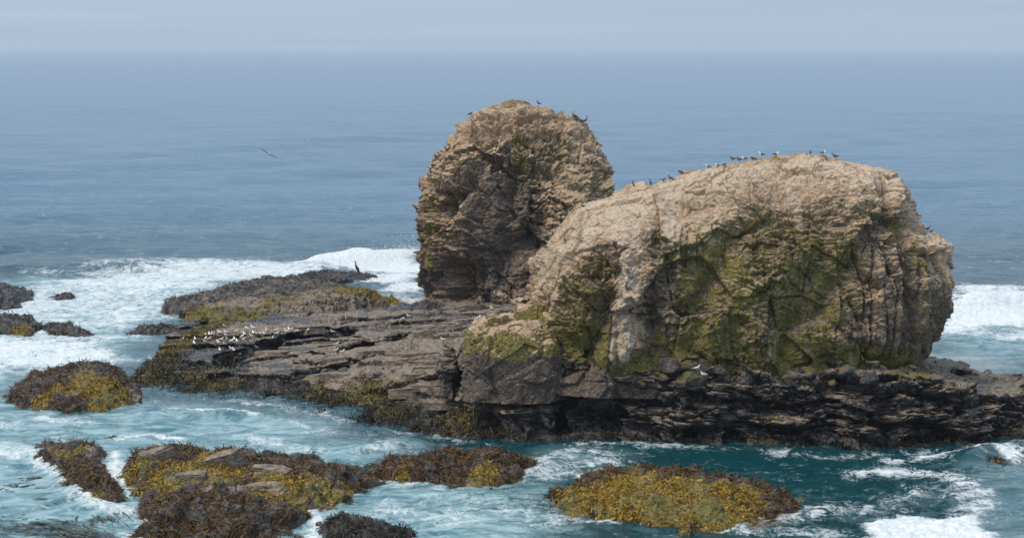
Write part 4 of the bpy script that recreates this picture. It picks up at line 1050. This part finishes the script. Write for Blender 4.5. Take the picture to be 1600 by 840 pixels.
#BIRDS
# ------------------------------------------------------------------ birds
M_WHITE = mat_plain('gull_white', (.80, .77, .72)); M_GREYW = mat_plain('gull_grey', (.36, .35, .34)); M_BLACKW = mat_plain('gull_black', (.035, .035, .04))
M_CORM = mat_plain('cormorant_black', (.018, .017, .018)); M_PEL = mat_plain('pelican_brown', (.085, .066, .055)); M_BILL = mat_plain('bill_yellow', (.55, .33, .06)); M_LEG = mat_plain('leg_grey', (.22, .16, .12))
M_JUV = mat_plain('young_gull_brown', (.11, .085, .07)); M_PALE = mat_plain('pelican_pale_head', (.5, .42, .32))
def loft(name, spine, mat, nseg=8, mats=None, matof=None):
    """continuous tapered body through (x, y, z, half width, half height)"""
    S = np.array(spine, float); V = []; Fc = []; n = len(S)
    t = np.gradient(S[:, :3], axis=0); t /= np.linalg.norm(t, axis=1, keepdims=True) + 1e-9
    for i in range(n):
        side = np.cross([0, 0, 1], t[i]); 
        if np.linalg.norm(side) < .2: side = np.array([0, 1, 0])
        side = side / np.linalg.norm(side); up = np.cross(t[i], side)
        for k in range(nseg):
            a = 2 * math.pi * k / nseg
            V.append(S[i, :3] + side * math.cos(a) * S[i, 3] + up * math.sin(a) * S[i, 4])
    for i in range(n - 1):
        for k in range(nseg): Fc.append([i * nseg + k, i * nseg + (k + 1) % nseg, (i + 1) * nseg + (k + 1) % nseg, (i + 1) * nseg + k])
    Fc.append(list(range(nseg))[::-1]); Fc.append([(n - 1) * nseg + k for k in range(nseg)])
    me = bpy.data.meshes.new(name); me.from_pydata([tuple(v) for v in V], [], Fc)
    for m in (mats or [mat]): me.materials.append(m)
    if matof:
        for p in me.polygons: p.material_index = matof(p.center)
    for p in me.polygons: p.use_smooth = True
    me.update(); return me
def bird_kit(body, wing, bill, leg, mats, matof=None):
    kit = [('body', loft('body', body, None, 9, mats['body'], matof))]
    parts = []
    for sgn in (1, -1):
        parts.append(('wing', loft('wing', [(x, y * sgn, z, a, b) for x, y, z, a, b in wing], mats['wing'])))
        parts.append(('leg', loft('leg', [(x, y * sgn, z, a, b) for x, y, z, a, b in leg], M_LEG, 4)))
    parts.append(('bill', loft('bill', bill, mats['bill'], 5)))
    return kit[0][1], parts
def gull_kit(wingm, bodym=None, low=False, neck=0.0):
    k = .12 if low else 0
    body = [(-.36, 0, .24 - k, .015, .008), (-.24, 0, .25 - k, .045, .025), (-.10, 0, .25 - k, .085, .075), (.04, 0, .26 - k, .10, .095), (.14, 0, .30 - k, .085, .085), (.19, 0, .37 - k + neck * .3, .055, .055), (.215, 0, .43 - k + neck, .055, .055), (.26, 0, .445 - k + neck, .045, .045), (.30, 0, .435 - k + neck, .015, .015)]
    wing = [(.12, .075, .31 - k, .02, .03), (.02, .098, .30 - k, .026, .065), (-.16, .08, .275 - k, .024, .05), (-.34, .035, .265 - k, .014, .025), (-.46, .012, .26 - k, .006, .008)]
    bill = [(.285, 0, .435 - k + neck, .016, .018), (.34, 0, .43 - k + neck, .010, .014), (.375, 0, .418 - k + neck, .003, .004)]
    leg = [(.0, .04, max(.19 - k, .04), .012, .012), (.005, .045, .09 if not low else .02, .009, .009), (.01, .045, .0, .010, .010), (.07, .045, -.01, .018, .006)]
    return bird_kit(body, wing, bill, leg, dict(body=[bodym or M_WHITE], wing=wingm, bill=M_BILL if bodym is None else M_BLACKW))
def corm_kit():
    body = [(-.30, 0, .03, .03, .01), (-.17, 0, .12, .055, .045), (-.07, 0, .27, .10, .095), (.0, 0, .42, .095, .09), (.04, 0, .54, .06, .06), (.05, 0, .64, .038, .04), (.035, 0, .72, .034, .036), (.06, 0, .79, .042, .042), (.11, 0, .805, .034, .03), (.15, 0, .80, .012, .012)]
    wing = [(.01, .085, .47, .022, .04), (-.06, .105, .36, .026, .07), (-.13, .085, .22, .022, .055), (-.20, .04, .09, .012, .025)]
    bill = [(.13, 0, .80, .014, .014), (.20, 0, .80, .008, .009), (.24, 0, .785, .004, .005)]
    leg = [(-.06, .05, .16, .025, .025), (-.05, .055, .06, .016, .016), (-.04, .055, .0, .014, .014), (.05, .06, -.01, .03, .006)]
    return bird_kit(body, wing, bill, leg, dict(body=[M_CORM], wing=M_CORM, bill=M_CORM))
def pel_kit(tall):
    if tall:
        body = [(-.42, 0, .24, .04, .015), (-.28, 0, .32, .09, .07), (-.08, 0, .42, .155, .15), (.08, 0, .52, .14, .14), (.17, 0, .66, .07, .07), (.16, 0, .82, .045, .048), (.12, 0, .98, .042, .045), (.14, 0, 1.07, .05, .05), (.20, 0, 1.10, .048, .045), (.25, 0, 1.08, .02, .02)]
        bill = [(.22, 0, 1.08, .028, .035), (.32, 0, .96, .024, .045), (.42, 0, .80, .014, .028), (.46, 0, .72, .005, .006)]
        hz = .9
    else:
        body = [(-.45, 0, .16, .04, .015), (-.30, 0, .22, .10, .07), (-.08, 0, .26, .165, .15), (.12, 0, .30, .15, .14), (.24, 0, .38, .07, .08), (.22, 0, .50, .05, .05), (.20, 0, .58, .05, .05), (.27, 0, .60, .045, .042), (.32, 0, .58, .02, .02)]
        bill = [(.29, 0, .585, .028, .03), (.42, 0, .52, .022, .035), (.56, 0, .44, .008, .012)]
        hz = .5
    w0 = .52 if tall else .34
    wing = [(.10, .12, w0, .03, .05), (-.04, .16, w0 - .05, .035, .11), (-.24, .12, w0 - .14, .03, .08), (-.46, .04, w0 - .24, .012, .025)]
    leg = [(-.02, .07, .3 if tall else .14, .03, .03), (.0, .075, .1, .02, .02), (.01, .075, .0, .02, .02), (.11, .08, -.01, .045, .008)]
    return bird_kit(body, wing, bill, leg, dict(body=[M_PEL, M_PALE], wing=M_PEL, bill=M_PALE), lambda c: 1 if c.z > hz else 0)
M_PALEW = mat_plain('gull_pale_grey', (.55, .53, .50))
KITS = dict(gull=gull_kit(M_PALEW), rest=gull_kit(M_PALEW, None, True), dark=gull_kit(M_BLACKW), darkrest=gull_kit(M_BLACKW, None, True), alert=gull_kit(M_PALEW, None, False, .05), young=gull_kit(M_JUV, M_JUV), corm=corm_kit(), pel=pel_kit(True), pelrest=pel_kit(False))
NAMES = dict(gull='gull', rest='gull', dark='gull', darkrest='gull', alert='gull', young='gull', corm='cormorant', pel='pelican', pelrest='pelican')
def bird(kind, px, py, face, label, group=None, size=1.0):
    hit = sight_hit(px, py, down=26)
    if not hit: print('no perch', kind, px, py, flush=True); return
    body, parts = KITS[kind]
    o = thing(NAMES[kind], label, NAMES[kind], body, hit[0] + Vector((0, 0, .01)), group)
    o.rotation_euler = (0, 0, face); o.scale = (size * .85, size, size * 1.15) if NAMES[kind] == 'gull' else (size,) * 3
    for nm, me in parts: obj(nm, me, o)
    return o
# the flock on the flat shelf
flock = [(45, 310), (180, 320), (170, 365), (290, 275), (340, 260), (368, 258), (395, 262), (458, 245), (535, 240), (510, 165), (608, 200), (650, 230), (770, 195), (835, 190), (725, 235), (740, 260), (540, 310), (535, 275), (590, 330), (625, 300), (440, 350), (480, 320), (515, 370), (655, 340), (715, 290), (735, 325), (815, 345), (820, 285), (840, 245), (880, 255), (930, 255), (970, 260), (985, 235), (1000, 215), (1055, 325), (1105, 215), (1130, 205), (1110, 255), (1155, 260), (1245, 190), (1285, 210), (1300, 240), (1345, 220), (1215, 225), (1465, 212), (290, 345), (300, 310), (340, 300), (595, 430), (870, 410), (615, 445), (460, 440)]
own = {0: 'white gull standing alone at the left end of the flock', 9: 'white gull at the back of the flock, nearest the wetted pool edge', 44: 'white gull standing apart at the right end of the flock', 34: 'white gull on the brink of the dark undercut step, front right of the flock', 49: 'white gull standing lower, just in front of the dark undercut step', 48: 'front gull of the flock, below the others on the shelf', 50: 'gull beside the front gull of the flock, slightly lower', 51: 'gull low on the left front slope below the flock', 2: 'lower of the two gulls near the left end of the flock', 1: 'upper of the two gulls near the left end of the flock'}
rb = random.Random(4)
POSE = {'gull': 'white gull standing', 'alert': 'white gull with neck stretched up', 'rest': 'white gull sitting down'}
plan, cells, used_x = [], {}, {}
for i, (cx, cy) in enumerate(flock):
    kind = 'gull' if i in own else rb.choice(['gull', 'gull', 'gull', 'alert', 'rest'])
    row = 'back' if cy < (245 if cx < 500 else 215) else ('front' if cy > 295 else 'middle')
    colm = 'left quarter' if cx < 400 else ('left middle' if cx < 680 else ('right middle' if cx < 1010 else 'right quarter'))
    lab = own.get(i) or POSE[kind] + ', ' + row + ' row of the flock, ' + colm
    plan.append((cx, cy, kind, lab)); cells.setdefault(lab, []).append(cx)
ORD = ['leftmost', 'second from left', 'third from left', 'fourth from left', 'fifth from left', 'sixth from left', 'seventh from left', 'eighth from left', 'ninth from left']
for cx, cy, kind, lab in plan:
    c = sorted(cells[lab])
    if len(c) > 1:
        at_ = c.index(cx) + used_x.get((lab, cx), 0); used_x[(lab, cx)] = used_x.get((lab, cx), 0) + 1
        lab = lab + ', ' + ('rightmost' if at_ == len(c) - 1 else ORD[at_])
    bird(kind, 280 + cx / 7.27, 490 + cy / 7.27, rb.uniform(0, 6.28), lab, 'gull flock on the flat rock shelf', rb.uniform(.95, 1.1))
for kind, px, py, f, lab in (
    ('gull', 505, 523, 0, 'left gull of the four spaced along the shelf lip right of the flock'), ('rest', 519.5, 520, 3.1, 'second gull along the shelf lip right of the flock'), ('gull', 539.5, 518, 3.3, 'third gull along the shelf lip, sitting farther from the flock'), ('gull', 552, 520, 0, 'last gull along the shelf lip, at its right end'),
    ('gull', 525, 551, 0, 'standing gull of the pair on the lower ledge below the dark undercut'), ('gull', 535, 553.5, .4, 'gull on the lower ledge, right of the standing one'), ('alert', 526, 541.5, 0, 'gull behind the pair on the lower ledge'),
    ('gull', 638, 497, 3.0, 'upper gull of two on the pale slabs in front of the far stack'), ('gull', 628.5, 502, .2, 'lower gull of two on the pale slabs in front of the far stack'),
    ('gull', 692, 534.5, 3.1, 'white gull on the jointed block under the mossy ledge'), ('alert', 747, 502, .3, 'white gull on the left tip of the mossy ledge'), ('gull', 768, 485, 2.8, 'white gull standing on top of the mossy ledge'),
    ('gull', 1089, 580, .3, 'upper white gull below the dark hole in the broad stack'), ('gull', 1099, 590, 3.0, 'lower white gull below the dark hole in the broad stack')):
    bird(kind, px, py, f, lab, None, .95)
# birds along the top of the broad stack
for kind, px, py, f, lab, sz in (
    ('corm', 989, 292, 3.1, 'black cormorant lowest on the left slope of the broad stack', 1), ('corm', 1016, 287, 3.2, 'black cormorant second up the left slope of the broad stack', 1), ('young', 1037, 285, 0, 'small dark bird just left of the brown pelican on the slope', 1.1), ('pel', 1047, 284, 3.1, 'tall brown pelican upright on the left slope of the broad stack', 1.05), ('pelrest', 1063, 272, 3.1, 'brown pelican crouched on the slope right of the upright one', 1),
    ('darkrest', 1106, 263, 3.0, 'black backed gull sitting left of the brown birds on the broad stack', 1.2), ('darkrest', 1121, 261, 3.0, 'black backed gull with its head up beside the lying brown bird', 1.1), ('pelrest', 1132, 260, 0, 'brown bird lying flat on the ridge between gulls', .8),
    ('young', 1145, 252, 3.1, 'leftmost of two brown young gulls on the broad stack', 1.4), ('young', 1155, 251.5, 3.1, 'right one of two brown young gulls on the broad stack', 1.4), ('dark', 1163, 250.5, 3.1, 'black backed gull between brown young gulls and a bulky pelican', 1.25), ('pelrest', 1177, 248.5, 3.1, 'bulky brown pelican resting on the ridge of the broad stack', 1.1), ('dark', 1190, 245.5, 3.1, 'black backed gull with white head right of the bulky pelican', 1.4), ('darkrest', 1212, 244.5, 0, 'black backed gull lying down near the crown of the broad stack', 1.4),
    ('young', 1266, 243.5, 1.3, 'brown gull seen from behind on the crown of the broad stack', 1.3), ('dark', 1286, 243.5, .1, 'black backed gull facing right on the crown of the broad stack', 1.2), ('young', 1305, 250, 3.0, 'brown gull at the right end of the crown, facing left', 1.5), ('gull', 1251, 265, 0, 'small white gull on the face just under the crown', .8),
    ('young', 1433, 341, 1.5, 'highest of three brown birds on the right shoulder of the broad stack', 1.4), ('young', 1449, 353.5, 0, 'middle one of three brown birds on the right shoulder', 1.3), ('young', 1455, 364, 0, 'lowest of three brown birds on the right shoulder', 1.0),
    ('pel', 864, 368, 3.0, 'dark bird at the left brink of the broad stack slope', .7), ('pel', 882, 378, 1.6, 'dark bird standing on the pale slope, right of the one at the brink', .7),
    ('pel', 892, 333, 0, 'brown pelican at the front of the pair by the notch of the stacks', 1.05), ('pelrest', 886, 337, 0, 'brown pelican sitting at the left of the pair by the notch', .9), ('pelrest', 910, 324, 3, 'brown bird resting right of the pelican pair', .8), ('pel', 946, 303, 3.1, 'tall brown pelican on the knob where the stacks overlap', 1.2)):
    bird(kind, px, py, f, lab, 'birds on the broad stack', sz * .74)
for kind, px, py, f, lab, sz in (
    ('pelrest', 823, 159.5, 3, 'dark bird crouched on the summit of the far stack', .8), ('pel', 841, 164, 3.1, 'dark pelican standing just right of the far summit', .85), ('pel', 897.5, 187, 3.1, 'tallest thin pelican on the right edge of the far stack', 1.15), ('pelrest', 902, 189, 0, 'pelican resting beside the tall thin one on the far stack', .95), ('pelrest', 907.5, 191, 3, 'pelican crouched between two upright ones on the far stack', .95), ('pel', 914.5, 194, 0, 'upright pelican farthest right on the far stack edge', 1.05), ('pelrest', 735, 178, 0, 'dark bird on the left shoulder of the far stack', .9), ('gull', 660, 428, 3, 'white gull low on the left foot of the far stack', .8)):
    bird(kind, px, py, f, lab, 'birds on the far stack', sz * .95)
bird('corm', 557, 426, 3.1, 'black cormorant standing upright on the reef in front of the breaking wave', None, 2.0)
# one bird on the wing over the open water
fb = thing('pelican', 'dark long winged bird gliding low over the open sea', 'pelican', loft('body', [(0, -.45, 0, .02, .02), (0, -.2, 0, .10, .09), (0, .1, .02, .12, .11), (0, .3, .06, .06, .06), (0, .42, .08, .06, .06), (0, .5, .07, .02, .02)], None, 8, [M_PALE]), at_depth(419, 241, 222))
for sg in (1, -1):
    obj('wing', loft('wing', [(sg * .06, .05, .05, .16, .03), (sg * .45, .12, .14, .15, .025), (sg * .85, .02, .13, .11, .02), (sg * 1.15, -.12, .08, .05, .012), (sg * 1.3, -.22, .05, .015, .008)], M_CORM), fb)
fb.rotation_euler = (R(-12), R(33), R(12))

# ------------------------------------------------------------------ sea air: far water fades towards the sky
def build_haze():
    x0, x1, y0, y1, z0, z1 = -45000, 45000, -60, 41000, -4, 36
    V = np.array([(x, y, z) for z in (z0, z1) for y in (y0, y1) for x in (x0, x1)], float)
    Q = np.array([[0, 2, 3, 1], [4, 5, 7, 6], [0, 1, 5, 4], [2, 6, 7, 3], [0, 4, 6, 2], [1, 3, 7, 5]])
    mt = bpy.data.materials.new('sea_air'); mt.use_nodes = True; t = mt.node_tree; t.nodes.clear()
    o_ = t.nodes.new('ShaderNodeOutputMaterial'); v = t.nodes.new('ShaderNodeVolumePrincipled')
    v.inputs['Color'].default_value = (.70, .83, .98, 1); v.inputs['Density'].default_value = 0.00005
    t.links.new(v.outputs[0], o_.inputs['Volume'])
    obj('haze', quads_mesh('haze', V, Q, None, False, [mt]), None, kind='stuff', label='pale sea haze over the water towards the horizon', category='haze')
build_haze()
